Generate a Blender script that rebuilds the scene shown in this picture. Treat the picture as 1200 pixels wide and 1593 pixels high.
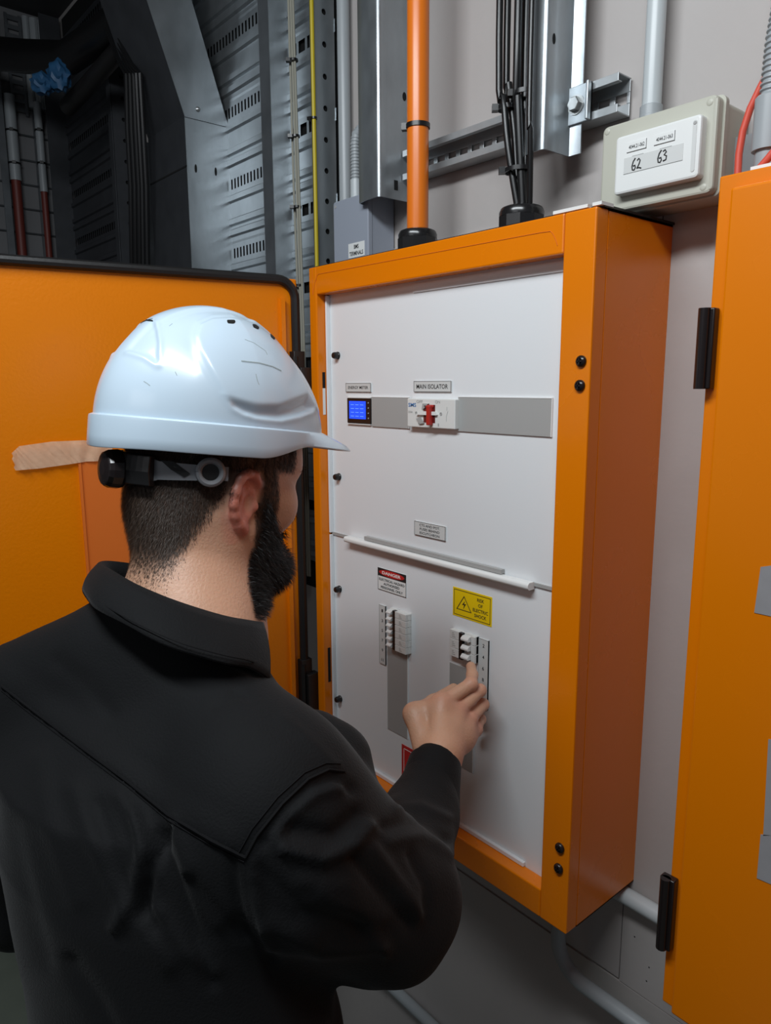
import bpy, bmesh, math, random
import numpy as np
from mathutils import Matrix, Vector
from mathutils.bvhtree import BVHTree

for o in list(bpy.data.objects): bpy.data.objects.remove(o)
S = bpy.context.scene
COL = S.collection
random.seed(4); RNG = np.random.default_rng(4)

# ------------------------------------------------------------------ camera
# working frame: x right along the wall, y into the wall, z up from the board's underside; ZO lifts it over the floor
ZO = 0.95
CAM = np.array([1.16170, -0.80089, 0.78873]); F = 1133.04
M = np.array([[0.64711926, 0.76237314, -0.00488455],
              [-0.12895996, 0.11577415, 0.98486835],
              [-0.75140269, 0.63669737, -0.17323529]])
cam = bpy.data.objects.new('camera', bpy.data.cameras.new('camera')); COL.objects.link(cam)
cam.data.sensor_fit = 'HORIZONTAL'; cam.data.sensor_width = 36; cam.data.lens = F / 1200 * 36
cam.data.clip_start = 0.02; cam.data.clip_end = 60
R = Matrix((M[0], M[1], -M[2])).transposed()
cam.matrix_world = Matrix.Translation((CAM[0], CAM[1], CAM[2] + ZO)) @ R.to_4x4()
S.camera = cam

def ray(px, py): return M.T @ np.array([(px - 600) / F, -(py - 796.5) / F, 1.0])
def atY(px, py, y): d = ray(px, py); return CAM + d * (y - CAM[1]) / d[1]
def atX(px, py, x): d = ray(px, py); return CAM + d * (x - CAM[0]) / d[0]
def atD(px, py, t): return CAM + ray(px, py) * t
def proj(P):
    q = (np.asarray(P, float) - CAM) @ M.T
    return np.stack([600 + F * q[..., 0] / q[..., 2], 796.5 - F * q[..., 1] / q[..., 2]], -1)

# ------------------------------------------------------------------ world, lights, exposure
W = bpy.data.worlds.new('world'); S.world = W; W.use_nodes = True
W.node_tree.nodes['Background'].inputs[0].default_value = (0.80, 0.88, 1.0, 1)
W.node_tree.nodes['Background'].inputs[1].default_value = 0.10
def area(name, loc, target, sx, sy, power, col):
    l = bpy.data.lights.new(name, 'AREA'); l.shape = 'RECTANGLE'; l.size = sx; l.size_y = sy
    l.energy = power; l.color = col
    o = bpy.data.objects.new(name, l); COL.objects.link(o)
    o.location = (loc[0], loc[1], loc[2] + ZO)
    d = Vector(target) - Vector(loc); o.rotation_euler = d.to_track_quat('-Z', 'Y').to_euler()
    return o
area('ceiling_lamp', (0.72, -0.95, 1.72), (0.45, 0.0, 0.35), 1.2, 0.16, 21, (0.90, 0.96, 1.0))
area('rear_fill', (0.7, -2.6, 1.6), (0.5, -0.2, 0.5), 1.2, 0.5, 3, (0.96, 0.97, 1.0))  # unseen fill behind the viewpoint, placed and dimmed to control side brightness
S.view_settings.view_transform = 'Standard'; S.view_settings.look = 'None'
S.view_settings.exposure = 0.0; S.view_settings.gamma = 1.0; S.view_settings.use_curve_mapping = False

# ------------------------------------------------------------------ materials
def lin(c): return tuple(((x / 255) / 12.92 if x / 255 <= .04045 else ((x / 255 + .055) / 1.055) ** 2.4) for x in c) + (1,)
def mat(name, rgb, rough=.5, metal=0, noise=0, nscale=20, bump=0, bscale=200, emit=0, alpha=1, coat=0, sheen=0, sss=0, rvar=0, stretch=None, attr=None, spec=None):
    m = bpy.data.materials.new(name); m.use_nodes = True; nt = m.node_tree; b = nt.nodes['Principled BSDF']
    c = lin(rgb); b.inputs['Base Color'].default_value = c
    b.inputs['Roughness'].default_value = rough; b.inputs['Metallic'].default_value = metal
    if spec is not None: b.inputs['Specular IOR Level'].default_value = spec
    tc = nt.nodes.new('ShaderNodeTexCoord'); src = tc.outputs['Object']
    if stretch:
        mp = nt.nodes.new('ShaderNodeMapping'); mp.inputs['Scale'].default_value = stretch
        nt.links.new(src, mp.inputs[0]); src = mp.outputs[0]
    if noise or rvar:
        n = nt.nodes.new('ShaderNodeTexNoise'); n.inputs['Scale'].default_value = nscale; n.inputs['Detail'].default_value = 5
        nt.links.new(src, n.inputs['Vector'])
        if noise:
            mx = nt.nodes.new('ShaderNodeMix'); mx.data_type = 'RGBA'
            mx.inputs['A'].default_value = tuple(x * (1 - noise) for x in c[:3]) + (1,)
            mx.inputs['B'].default_value = tuple(min(1, x * (1 + noise)) for x in c[:3]) + (1,)
            nt.links.new(n.outputs['Fac'], mx.inputs['Factor']); nt.links.new(mx.outputs['Result'], b.inputs['Base Color'])
        if rvar:
            r = nt.nodes.new('ShaderNodeMapRange'); r.inputs['To Min'].default_value = max(.02, rough - rvar); r.inputs['To Max'].default_value = rough + rvar
            nt.links.new(n.outputs['Fac'], r.inputs['Value']); nt.links.new(r.outputs[0], b.inputs['Roughness'])
    if bump:
        n2 = nt.nodes.new('ShaderNodeTexNoise'); n2.inputs['Scale'].default_value = bscale; n2.inputs['Detail'].default_value = 3
        nt.links.new(src, n2.inputs['Vector'])
        bp = nt.nodes.new('ShaderNodeBump'); bp.inputs['Strength'].default_value = bump; bp.inputs['Distance'].default_value = 0.002
        nt.links.new(n2.outputs['Fac'], bp.inputs['Height']); nt.links.new(bp.outputs[0], b.inputs['Normal'])
    if attr:
        a = nt.nodes.new('ShaderNodeVertexColor'); a.layer_name = attr
        nt.links.new(a.outputs['Color'], b.inputs['Base Color'])
    if emit: b.inputs['Emission Color'].default_value = c; b.inputs['Emission Strength'].default_value = emit
    if coat: b.inputs['Coat Weight'].default_value = coat; b.inputs['Coat Roughness'].default_value = .12
    if sheen: b.inputs['Sheen Weight'].default_value = sheen; b.inputs['Sheen Roughness'].default_value = .4
    if sss: b.inputs['Subsurface Weight'].default_value = sss; b.inputs['Subsurface Radius'].default_value = (.01, .004, .002); b.inputs['Subsurface Scale'].default_value = .6
    if alpha < 1: b.inputs['Alpha'].default_value = alpha
    return m
MT = dict(
    orange=mat('orange_powder_coat', (226, 122, 0), .27, bump=.02, bscale=160, rvar=.03, nscale=8),
    orange_door=mat('orange_enamel_inside', (226, 124, 0), .28, bump=.16, bscale=190),
    orange_pale=mat('paler_orange_sheet', (218, 112, 42), .38, bump=.06, bscale=200),
    panel=mat('white_powder_coat', (226, 229, 231), .38, bump=.04, bscale=300),
    grey_insert=mat('grey_blanking_strip', (163, 163, 161), .55),
    label=mat('engraved_label', (205, 206, 204), .5), ink=mat('black_ink', (28, 28, 30), .6), blue_ink=mat('blue_print', (50, 110, 170), .6),
    grey_ink=mat('pale_grey_print', (150, 152, 150), .6), white_ink=mat('white_print', (235, 225, 222), .6),
    black=mat('black_plastic', (24, 23, 24), .32), rubber=mat('black_rubber', (26, 25, 25), .42, bump=.1, bscale=120),
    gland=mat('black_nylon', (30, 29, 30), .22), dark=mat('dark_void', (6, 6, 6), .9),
    white_plastic=mat('white_plastic', (225, 226, 224), .4), breaker=mat('breaker_plastic', (218, 219, 216), .42),
    red=mat('red_plastic', (176, 40, 34), .35), red_sign=mat('red_sign', (190, 38, 38), .45), yellow=mat('yellow_sticker', (236, 200, 8), .45),
    screen=mat('blue_backlit_screen', (20, 70, 225), .3, emit=1.0), screen_ink=mat('lit_digits', (110, 160, 255), .3, emit=.9),
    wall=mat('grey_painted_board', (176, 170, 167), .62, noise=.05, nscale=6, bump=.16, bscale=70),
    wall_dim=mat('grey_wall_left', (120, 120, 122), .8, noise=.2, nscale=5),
    floor=mat('green_grey_concrete', (112, 120, 108), .8, noise=.25, nscale=9), ceil=mat('dark_ceiling', (60, 60, 62), .9),
    block=mat('green_grey_block', (122, 130, 116), .8, noise=.3, nscale=18, bump=.3),
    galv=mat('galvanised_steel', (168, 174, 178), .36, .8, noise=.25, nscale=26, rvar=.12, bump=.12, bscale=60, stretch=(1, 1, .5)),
    galv_strut=mat('bright_galvanised_strut', (176, 180, 182), .4, .5, noise=.2, nscale=30, rvar=.1, bump=.1, bscale=60),
    galv_dull=mat('dull_galvanised_steel', (118, 122, 126), .45, .7, noise=.3, nscale=18, rvar=.1, bump=.15, bscale=40),
    galv_shaded=mat('shaded_galvanised_steel', (76, 78, 82), .5, .6, noise=.3, nscale=18),  # galvanised steel darkened to carry shade on duct front and corner tray
    pvc=mat('grey_pvc', (158, 163, 166), .36), pvc_pale=mat('pale_grey_pvc', (186, 192, 194), .33),
    pvc_box=mat('blue_grey_box', (150, 156, 168), .45), orange_pipe=mat('orange_pvc', (226, 118, 30), .3),
    box=mat('beige_grey_box', (184, 183, 170), .42), cable=mat('black_cable', (20, 20, 21), .35), red_pipe=mat('dull_red_pipe', (112, 48, 40), .5),
    red_cable=mat('red_cable', (214, 84, 66), .4), cream_cable=mat('cream_cable', (150, 148, 136), .45), yellow_cable=mat('yellow_cable', (186, 166, 22), .45),
    blue_bag=mat('blue_plastic_film', (40, 84, 122), .5), duct_tape=mat('silver_tape', (150, 148, 150), .45, noise=.1, nscale=50),
    tape=mat('masking_tape', (226, 190, 158), .55, noise=.12, nscale=60, alpha=.72, bump=.5, bscale=60),
    helmet=mat('white_helmet_plastic', (196, 214, 228), .27, coat=.3, noise=.03, nscale=8),
    strap=mat('grey_translucent_plastic', (128, 130, 134), .35), knob=mat('dark_brown_plastic', (30, 24, 24), .25), scuff=mat('scuff_mark', (150, 155, 140), .8, alpha=.4),
    shirt=mat('black_cotton', (11, 12, 14), .82, noise=.25, nscale=14, bump=.3, bscale=420, sheen=.05, spec=.25), shirt_seam=mat('black_stitching', (15, 15, 17), .8, spec=.2),
    trouser=mat('dark_trousers', (16, 16, 18), .85), boot=mat('dark_leather', (28, 22, 18), .5), sole=mat('boot_sole', (20, 20, 20), .8),
    skin=mat('skin', (205, 150, 125), .48, sss=.12, attr='tint', bump=.3, bscale=330), hair=mat('dark_brown_hair', (60, 47, 38), .5, spec=.3), beard=mat('near_black_beard', (20, 15, 13), .45, spec=.35),
    eye=mat('eye_white', (220, 215, 210), .2), iris=mat('brown_iris', (50, 34, 24), .2), nail=mat('nail', (222, 175, 155), .3),
    steel=mat('zinc_bolt', (170, 172, 172), .32, .8), wood=mat('grey', (90, 90, 90), .8))

# ------------------------------------------------------------------ mesh builder
ROOT = {}
class MB:
    def __init__(s): s.v = []; s.f = []; s.m = []; s.sm = []
    def add(s, vs, fs, mi=0, smooth=False):
        o = len(s.v); s.v += [tuple(map(float, p)) for p in vs]
        for f in fs: s.f.append(tuple(i + o for i in f)); s.m.append(mi); s.sm.append(smooth)
        return s
    def box(s, x0, x1, y0, y1, z0, z1, mi=0):
        vs = [(x, y, z) for x in (x0, x1) for y in (y0, y1) for z in (z0, z1)]
        return s.add(vs, [(0, 1, 3, 2), (4, 6, 7, 5), (0, 4, 5, 1), (2, 3, 7, 6), (0, 2, 6, 4), (1, 5, 7, 3)], mi)
    def obox(s, c, ax, ay, az, mi=0):           # oriented box: centre and three half-axis vectors
        c, ax, ay, az = map(np.array, (c, ax, ay, az))
        vs = [c + i * ax + j * ay + k * az for i in (-1, 1) for j in (-1, 1) for k in (-1, 1)]
        return s.add(vs, [(0, 1, 3, 2), (4, 6, 7, 5), (0, 4, 5, 1), (2, 3, 7, 6), (0, 2, 6, 4), (1, 5, 7, 3)], mi)
    def prism(s, poly, axis, a, b, mi=0, smooth=False):   # polygon in the two other axes, extruded along axis
        n = len(poly)
        def P(p, t):
            return {'x': (t, p[0], p[1]), 'y': (p[0], t, p[1]), 'z': (p[0], p[1], t)}[axis]
        vs = [P(p, a) for p in poly] + [P(p, b) for p in poly]
        s.add(vs, [(i, (i + 1) % n, n + (i + 1) % n, n + i) for i in range(n)], mi, smooth)
        s.add(vs[:n], [tuple(range(n))[::-1]], mi); s.add(vs[n:], [tuple(range(n))], mi)
        return s
    def tube(s, pts, r, n=14, mi=0, cap=True, flat=1.0):
        pts = [np.array(p, float) for p in pts]; rs = r if hasattr(r, '__len__') else [r] * len(pts)
        vs = []; up = None
        for i, p in enumerate(pts):
            d = pts[min(i + 1, len(pts) - 1)] - pts[max(i - 1, 0)]; d /= np.linalg.norm(d) + 1e-12
            if up is None:
                up = np.array([0, 0, 1.0]) if abs(d[2]) < .9 else np.array([0, 1.0, 0])
            a = np.cross(d, up); a /= np.linalg.norm(a); up = np.cross(a, d)
            for k in range(n):
                t = 2 * math.pi * k / n; vs.append(p + rs[i] * (math.cos(t) * a + math.sin(t) * up * flat))
        fs = [(i * n + k, i * n + (k + 1) % n, (i + 1) * n + (k + 1) % n, (i + 1) * n + k) for i in range(len(pts) - 1) for k in range(n)]
        s.add(vs, fs, mi, True)
        if cap: s.add(vs[:n], [tuple(range(n))], mi); s.add(vs[-n:], [tuple(range(n))[::-1]], mi)
        return s
    def lathe(s, c, axis, prof, n=28, mi=0, phase=0, smooth=True):  # prof: (radius, height) along axis from c
        ax = np.array(axis, float); ax /= np.linalg.norm(ax)
        t = np.array([0, 0, 1.0]) if abs(ax[2]) < .9 else np.array([1.0, 0, 0])
        a = np.cross(ax, t); a /= np.linalg.norm(a); b = np.cross(ax, a); c = np.array(c, float)
        vs = [c + ax * h + r * (math.cos(2 * math.pi * k / n + phase) * a + math.sin(2 * math.pi * k / n + phase) * b) for r, h in prof for k in range(n)]
        m = len(prof)
        s.add(vs, [(i * n + k, (i + 1) * n + k, (i + 1) * n + (k + 1) % n, i * n + (k + 1) % n) for i in range(m - 1) for k in range(n)], mi, smooth)
        s.add(vs[:n], [tuple(range(n))], mi); s.add(vs[-n:], [tuple(range(n))[::-1]], mi)
        return s
    def rbox(s, x0, x1, y0, y1, z0, z1, r, axis='y', n=5, mi=0, inset=0):   # box with rounded corners seen along axis; front edge inset
        def rr(u0, u1, v0, v1, r):
            out = []
            for cx, cy, a0 in ((u1 - r, v1 - r, 0), (u0 + r, v1 - r, 90), (u0 + r, v0 + r, 180), (u1 - r, v0 + r, 270)):
                for k in range(n + 1):
                    a = math.radians(a0 + 90 * k / n); out.append((cx + r * math.cos(a), cy + r * math.sin(a)))
            return out
        if axis == 'y':
            big = rr(x0, x1, z0, z1, r); N = len(big)
            if not inset: return s.prism(big, 'y', y0, y1, mi)
            sm = rr(x0 + inset, x1 - inset, z0 + inset, z1 - inset, max(r - inset, r * .4))
            mid = rr(x0 + inset * .3, x1 - inset * .3, z0 + inset * .3, z1 - inset * .3, max(r - inset * .3, r * .6))
            vs = [(p[0], y0, p[1]) for p in sm] + [(p[0], y0 + inset * .3, p[1]) for p in mid] + [(p[0], y0 + inset, p[1]) for p in big] + [(p[0], y1, p[1]) for p in big]
            for q in range(3): s.add(vs, [(q * N + i, q * N + (i + 1) % N, (q + 1) * N + (i + 1) % N, (q + 1) * N + i) for i in range(N)], mi, q < 2)
            s.add(vs[:N], [tuple(range(N))[::-1]], mi); s.add(vs[3 * N:], [tuple(range(N))], mi)
        return s
def obj(name, mb, mats, parent=None, label=None, bevel=0, angle=35, solid=0):
    off = ROOT.get(parent.name if parent else None, np.zeros(3))
    me = bpy.data.meshes.new(name)
    V = np.array(mb.v, float) - off + (np.array([0, 0, ZO]) if parent is None else 0)
    me.from_pydata([tuple(v) for v in V], [], mb.f)
    if not isinstance(mats, (list, tuple)): mats = [mats]
    for m in mats: me.materials.append(m)
    me.polygons.foreach_set('material_index', mb.m)
    me.polygons.foreach_set('use_smooth', mb.sm)
    bm = bmesh.new(); bm.from_mesh(me); bmesh.ops.recalc_face_normals(bm, faces=bm.faces); bm.to_mesh(me); bm.free()
    if any(mb.sm): me.set_sharp_from_angle(angle=math.radians(angle))
    o = bpy.data.objects.new(name, me); COL.objects.link(o)
    ROOT[o.name] = off
    if parent: o.parent = parent
    if label: o['label'] = label
    if bevel:
        b = o.modifiers.new('bevel', 'BEVEL'); b.width = bevel; b.segments = 2; b.limit_method = 'ANGLE'; b.angle_limit = math.radians(40)
        me.update()
    return o
def thing(name, label, cat, loc, group=None):
    o = bpy.data.objects.new(name, None); COL.objects.link(o); o.empty_display_size = .05
    o.location = (loc[0], loc[1], loc[2] + ZO); o['label'] = label; o['category'] = cat
    if group: o['group'] = group
    ROOT[o.name] = np.array(loc, float); return o
def tag(o, label, cat, group=None, kind=None):
    o['label'] = label; o['category'] = cat
    if group: o['group'] = group
    if kind: o['kind'] = kind
    return o
def struct(name, mb, m, **k):
    o = obj(name, mb, m, **k); o['kind'] = 'structure'; return o
_txt = {}
def text(name, body, cx, cz, y, h, w, m, parent, bold=0.0, align='CENTER'):   # flat lettering lying on a plane facing the room
    key = (body, bold)
    if key not in _txt:
        c = bpy.data.curves.new('t', 'FONT'); c.body = body; c.align_x = 'CENTER'; c.align_y = 'CENTER'; c.resolution_u = 3; c.offset = bold; c.space_line = 1.15
        t = bpy.data.objects.new('t', c); COL.objects.link(t)
        me = bpy.data.meshes.new_from_object(t.evaluated_get(bpy.context.evaluated_depsgraph_get()))
        v = np.array([q.co[:] for q in me.vertices]); f = [tuple(p.vertices) for p in me.polygons]
        bpy.data.objects.remove(t); _txt[key] = (v, f)
    v, f = _txt[key]; lo = v.min(0); hi = v.max(0); q = (v - (lo + hi) / 2) / np.maximum(hi - lo, 1e-6)
    mb = MB(); mb.add([(cx + p[0] * w, y, cz + p[1] * h) for p in q], f)
    return obj(name, mb, m, parent)
def R2(l, t, r, b, y):      # rectangle on plane y from two photo corners -> x0,x1,z0,z1
    a = atY(l, t, y); c = atY(r, b, y); return a[0], c[0], c[2], a[2]

# ------------------------------------------------------------------ room shell
YW = .184; XL = -1.86; FL = -ZO
mb = MB(); mb.box(XL - .1, 2.6, YW, YW + .1, FL, 2.1); wall = struct('wall_back', mb, MT['wall'])
for (x0, x1, z0, z1) in [(-1.2, -.001, .76, 2.0), (.001, .6, .76, 1.999), (.602, 1.5, .7565, 1.999), (.0, 1.5, FL + .001, .7545)]:
    p = MB(); p.box(x0, x1, YW - .004, YW + .01, z0, z1); obj('wall_panel', p, MT['wall'], wall)
mb = MB()
for (px, py) in [(1027, 728), (1043, 768), (1050, 445), (1072, 564), (1067, 595), (1045, 522), (1036, 1178), (1024, 1166)]:
    q = atY(px, py, YW - .0045); mb.lathe((q[0], YW - .0035, q[2]), (0, -1, 0), [(.0016, 0), (.0012, .0008)], 8)
obj('nail_hole', mb, MT['ink'], wall)
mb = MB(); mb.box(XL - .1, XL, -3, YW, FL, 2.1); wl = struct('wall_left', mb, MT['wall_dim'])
mb = MB(); mb.box(XL - .1, 2.6, -3, YW + .1, FL - .1, FL); fl = struct('floor', mb, MT['floor'])
mb = MB(); mb.box(XL - .1, 2.6, -3, YW + .1, 2.1, 2.2); struct('ceiling', mb, MT['ceil'])
base = MB()
for r in range(3):
    for k in range(7):
        y1 = YW - .01 - k * .4 - (r % 2) * .2
        if y1 < -2.6: continue
        b = MB(); b.box(XL, XL + .035, y1 - .39, y1, FL + r * .2 + .004, FL + r * .2 + .196); obj('block', b, MT['block'], wl, bevel=.004)
for i in range(6):
    for j in range(5):
        b = MB(); b.box(XL + .04 + i * .6, XL + .634 + i * .6, -2.9 + j * .6, -2.306 + j * .6, FL, FL + .008); obj('floor_slab', b, MT['floor'], fl, bevel=.002)

# ------------------------------------------------------------------ the open switchboard
BW, BD, PY = .6165, .184, .026
board = thing('distribution_board', 'open orange wall-mounted switchboard with white panels, labels and breakers', 'switchboard', (.308, BD, 0))
OX0, OX1, OZ0, OZ1 = .023, .569, .046, .951
mb = MB()
mb.box(0, OX0, 0, PY, 0, 1).box(OX1, BW, 0, PY, 0, 1).box(OX0, OX1, 0, PY, 0, OZ0).box(OX0, OX1, 0, PY, OZ1, 1)
obj('face_frame', mb, MT['orange'], board, bevel=.0022)
mb = MB(); mb.box(0, .002, PY, BD - .004, 0, 1).box(BW - .002, BW, PY, BD - .004, 0, 1).box(0, BW, PY, BD - .004, .998, 1.0).box(0, BW, PY, BD - .004, 0, .002).box(.002, BW - .002, BD - .006, BD - .004, .002, .998)
obj('enclosure_body', mb, MT['orange'], board)
mb = MB(); mb.box(.0, BW + .003, .012, BD - .005, 1.0005, 1.0035); obj('top_gasket', mb, MT['gland'], board)
for (x0, x1) in ((.548, .60), (.607, .62)):
    mb = MB(); mb.box(x0, x1, .004, .03, 1.002, 1.006); obj('white_tag', mb, MT['white_plastic'], board)
for xj in (OX1 + .0005, .0115):    # weld joints on the frame
    mb = MB(); mb.box(xj, xj + .0006, -.0003, 0, .951, .9995); obj('frame_joint', mb, MT['orange_pale'], board)
mb = MB(); mb.tube([(.012 + .02 * t, -.0004, .951 + .035 * math.sin(t * 1.57)) for t in np.linspace(0, 1, 6)] + [(.032 + .5 * t, -.0004, .986 - .004 * t) for t in np.linspace(.1, 1, 6)] + [(.545 + .015 * t, -.0004, .982 - .02 * t * t) for t in np.linspace(.2, 1, 5)], .0004, 5)
obj('scratch_line', mb, MT['orange_pale'], board)
# escutcheons
LZ = .503
mb = MB(); mb.rbox(OX0 + .001, OX1 + .006, PY, PY + .003, LZ, OZ1 + .006, .002); up = obj('upper_escutcheon', mb, MT['panel'], board)
mb = MB(); mb.rbox(OX0 + .001, OX1 + .006, PY, PY + .003, OZ0 - .002, LZ - .003, .002); lo = obj('lower_escutcheon', mb, MT['panel'], board)
mb = MB(); mb.box(OX0 + .001, OX0 + .006, PY - .008, PY, .052, LZ - .004).box(OX0 + .001, OX0 + .006, PY - .008, PY, LZ, .95)
obj('side_flange', mb, MT['panel'], board, bevel=.001)
mb = MB(); mb.box(OX0 + .004, OX1, PY - .003, PY + .002, LZ - .004, LZ + .001); obj('panel_seam', mb, MT['grey_insert'], board)
a = atY(538, 839, PY - .012); c = atY(825, 911, PY - .012); b1 = atY(566, 835, PY - .01); b2 = atY(779, 889, PY - .01)
mb = MB(); zr = (a[2] + c[2]) / 2
mb.prism([(PY - .002, zr + .005), (PY - .014, zr + .005), (PY - .017, zr + .002), (PY - .017, zr - .003), (PY - .014, zr - .006), (PY - .002, zr - .006)], 'x', a[0], c[0])
obj('pull_rail', mb, MT['white_plastic'], board, bevel=.0015)
mb = MB(); mb.box(b1[0], b2[0], PY - .009, PY - .001, zr + .006, zr + .0125); obj('rail_insert', mb, MT['grey_insert'], board)
a = atY(655, 420, PY); mb = MB(); mb.box(.26, .568, PY - .002, PY, .9335, .9475); obj('top_lip', mb, MT['panel'], board)
mb = MB(); mb.box(.03, .52, PY - .006, PY, .0465, .054); obj('bottom_lip', mb, MT['panel'], board, bevel=.001)
for (px, py) in [(522, 553), (524, 742), (525, 917), (526, 1088)]:
    q = atY(px, py, PY - .006); mb = MB()
    mb.lathe((q[0], PY, q[2]), (0, -1, 0), [(.007, 0), (.007, .002), (.0062, .003), (.0062, .009), (.005, .0115), (.002, .012)], 16); obj('panel_knob', mb, MT['black'], board)
for (px, py) in [(903, 562), (901, 600), (870, 1320), (868, 1352)]:
    q = atY(px, py, -.003); mb = MB()
    mb.lathe((q[0], 0, q[2]), (0, -1, 0), [(.0075, 0), (.0075, .0025), (.0065, .004), (.0045, .0052), (.0045, .004), (.001, .004)], 18)
    mb.box(q[0] - .0042, q[0] + .0042, -.0062, -.004, q[2] - .0008, q[2] + .0008).box(q[0] - .0008, q[0] + .0008, -.0062, -.004, q[2] - .0042, q[2] + .0042)
    obj('lock_bolt', mb, MT['knob'], board)
def plane_slot(l, t, r, b, m, name, dz=0, th=.001):
    x0, x1, z0, z1 = [*R2(l, t, r, b, PY - .01)]; return x0, x1, z0, z1
for (t, b, m, nm) in [(579, 604, 'dark', 'latch_slot'), (604, 645, 'white_plastic', 'latch_slot_cover'), (1010, 1063, 'dark', 'latch_slot')]:
    p1 = atX(504, t, OX0 + .0005); p2 = atX(506, b, OX0 + .0005)
    mb = MB(); mb.box(OX0 - .001, OX0 + .0006, .010, .016, p2[2], p1[2]); obj(nm, mb, MT[m], board)
# engraved labels and instruments on the upper escutcheon
def plate(name, l, t, r, b, m, th=.0018, parent=board, y=PY, edge=None, bevel=.0004, label=None):
    x0, x1, z0, z1 = R2(l, t, r, b, y - th)
    mb = MB(); mb.box(x0, x1, y - th, y, z0, z1)
    return obj(name, mb, MT[m], parent, bevel=bevel, label=label), x0, x1, z0, z1
def frame_lines(name, x0, x1, z0, z1, y, w, ins, m, parent):
    mb = MB(); x0 += ins; x1 -= ins; z0 += ins; z1 -= ins
    mb.box(x0, x1, y - .0003, y, z0, z0 + w).box(x0, x1, y - .0003, y, z1 - w, z1).box(x0, x0 + w, y - .0003, y, z0, z1).box(x1 - w, x1, y - .0003, y, z0, z1)
    return obj(name, mb, MT[m], parent)
for (l, t, r, b, s, hh, ww) in [(538, 596, 577, 610, 'ENERGY METER', .33, .80), (644, 593, 702, 610, 'MAIN ISOLATOR', .42, .84)]:
    o, x0, x1, z0, z1 = plate('engraved_label', l, t, r, b, 'label', th=.0022)
    text('lettering', s, (x0 + x1) / 2, (z0 + z1) / 2, PY - .0024, (z1 - z0) * hh, (x1 - x0) * ww, MT['ink'], o, .012)
    frame_lines('border', x0, x1, z0, z1, PY - .0022, .0006, 0, 'ink', o)
o, x0, x1, z0, z1 = plate('engraved_label', 645, 810, 693, 842, 'label', th=.0022)
text('lettering', 'CTS AND POT.\nFUSES BEHIND\nESCUTCHEON', (x0 + x1) / 2, (z0 + z1) / 2, PY - .0024, (z1 - z0) * .74, (x1 - x0) * .66, MT['ink'], o, .012)
frame_lines('border', x0, x1, z0, z1, PY - .0022, .0006, 0, 'ink', o)
o, x0, x1, z0, z1 = plate('energy_meter', 540, 619, 577, 660, 'black', th=.003, bevel=.001)
w = x1 - x0; h = z1 - z0
mb = MB(); mb.box(x0 + .1 * w, x0 + .80 * w, PY - .0035, PY - .003, z0 + .18 * h, z0 + .88 * h); obj('screen', mb, MT['screen'], o, 'backlit blue screen')
mb = MB()
for k in range(4):
    for j in range(3):
        mb.box(x0 + w * (.17 + .2 * j), x0 + w * (.17 + .2 * j + .14), PY - .0037, PY - .0035, z0 + h * (.28 + .15 * k), z0 + h * (.28 + .15 * k + .015))
obj('screen_digits', mb, MT['screen_ink'], o)
mb = MB()
for k in range(4): mb.lathe((x0 + .91 * w, PY - .003, z0 + h * (.22 + .2 * k)), (0, -1, 0), [(.0014, 0), (.0012, .0008)], 10)
obj('button', mb, MT['grey_insert'], o)
for (za_, zb_) in ((z1, z1 + .002), (z0 - .0018, z0 - .0004)):
    mb = MB(); mb.box(x0, x1, PY - .004, PY, za_, zb_); obj('bezel_edge', mb, MT['white_plastic'], o)
for (l, t, r, b) in [(578, 618, 636, 667), (713, 618, 857, 680)]:
    o, x0, x1, z0, z1 = plate('blanking_strip', l, t, r, b, 'grey_insert', th=.0025)
    mb = MB(); mb.box(x0, x1 + .001, PY - .003, PY, z1, z1 + .0012).box(x1, x1 + .0012, PY - .003, PY, z0, z1); obj('strip_edge', mb, MT['white_plastic'], o)
iso, x0, x1, z0, z1 = plate('main_isolator', 634, 620, 708, 668, 'breaker', th=.011, bevel=.0012)
w = x1 - x0; h = z1 - z0; yf = PY - .011
def ix(u): return x0 + w * u
def iz(v): return z0 + h * v
mb = MB(); mb.box(ix(.36), ix(.60), yf - .0006, yf, iz(.18), iz(.80)); obj('handle_well', mb, mat('dark_red_recess', (96, 26, 24), .5), iso)
mb = MB(); mb.prism([(ix(.22), iz(.44)), (ix(.34), iz(.57)), (ix(.64), iz(.57)), (ix(.66), iz(.45))], 'y', yf - .004, yf); obj('slider', mb, MT['white_plastic'], iso, bevel=.0006)
mb = MB(); mb.box(ix(.49), ix(.56), yf - .009, yf, iz(.1), iz(.78)).box(ix(.38), ix(.58), yf - .003, yf, iz(.70), iz(.80)); obj('toggle', mb, MT['red'], iso, 'red operating handle', bevel=.0015)
mb = MB(); mb.prism([(ix(.22), iz(.30)), (ix(.30), iz(.37)), (ix(.38), iz(.15)), (ix(.30), iz(.12))], 'y', yf - .003, yf).prism([(ix(.34), iz(.62)), (ix(.36), iz(.84)), (ix(.48), iz(.84)), (ix(.38), iz(.66))], 'y', yf - .003, yf); obj('handle_guard', mb, MT['grey_insert'], iso)
for u, v in ((.2, .5), (.72, .5), (.27, .13)):
    mb = MB(); mb.lathe((ix(u), yf, iz(v)), (0, -1, 0), [(.0026, 0), (.0026, .0006), (.0016, .0006), (.0016, .0001)], 12); obj('rivet', mb, MT['grey_insert'], iso)
text('lettering', 'SMS', ix(.11), iz(.78), yf - .0003, h * .14, w * .17, MT['blue_ink'], iso, .02)
text('lettering', '250A', ix(.07), iz(.53), yf - .0003, h * .07, w * .10, MT['grey_ink'], iso)
text('lettering', 'OFF', ix(.27), iz(.90), yf - .0003, h * .10, w * .13, MT['grey_ink'], iso)
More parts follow.
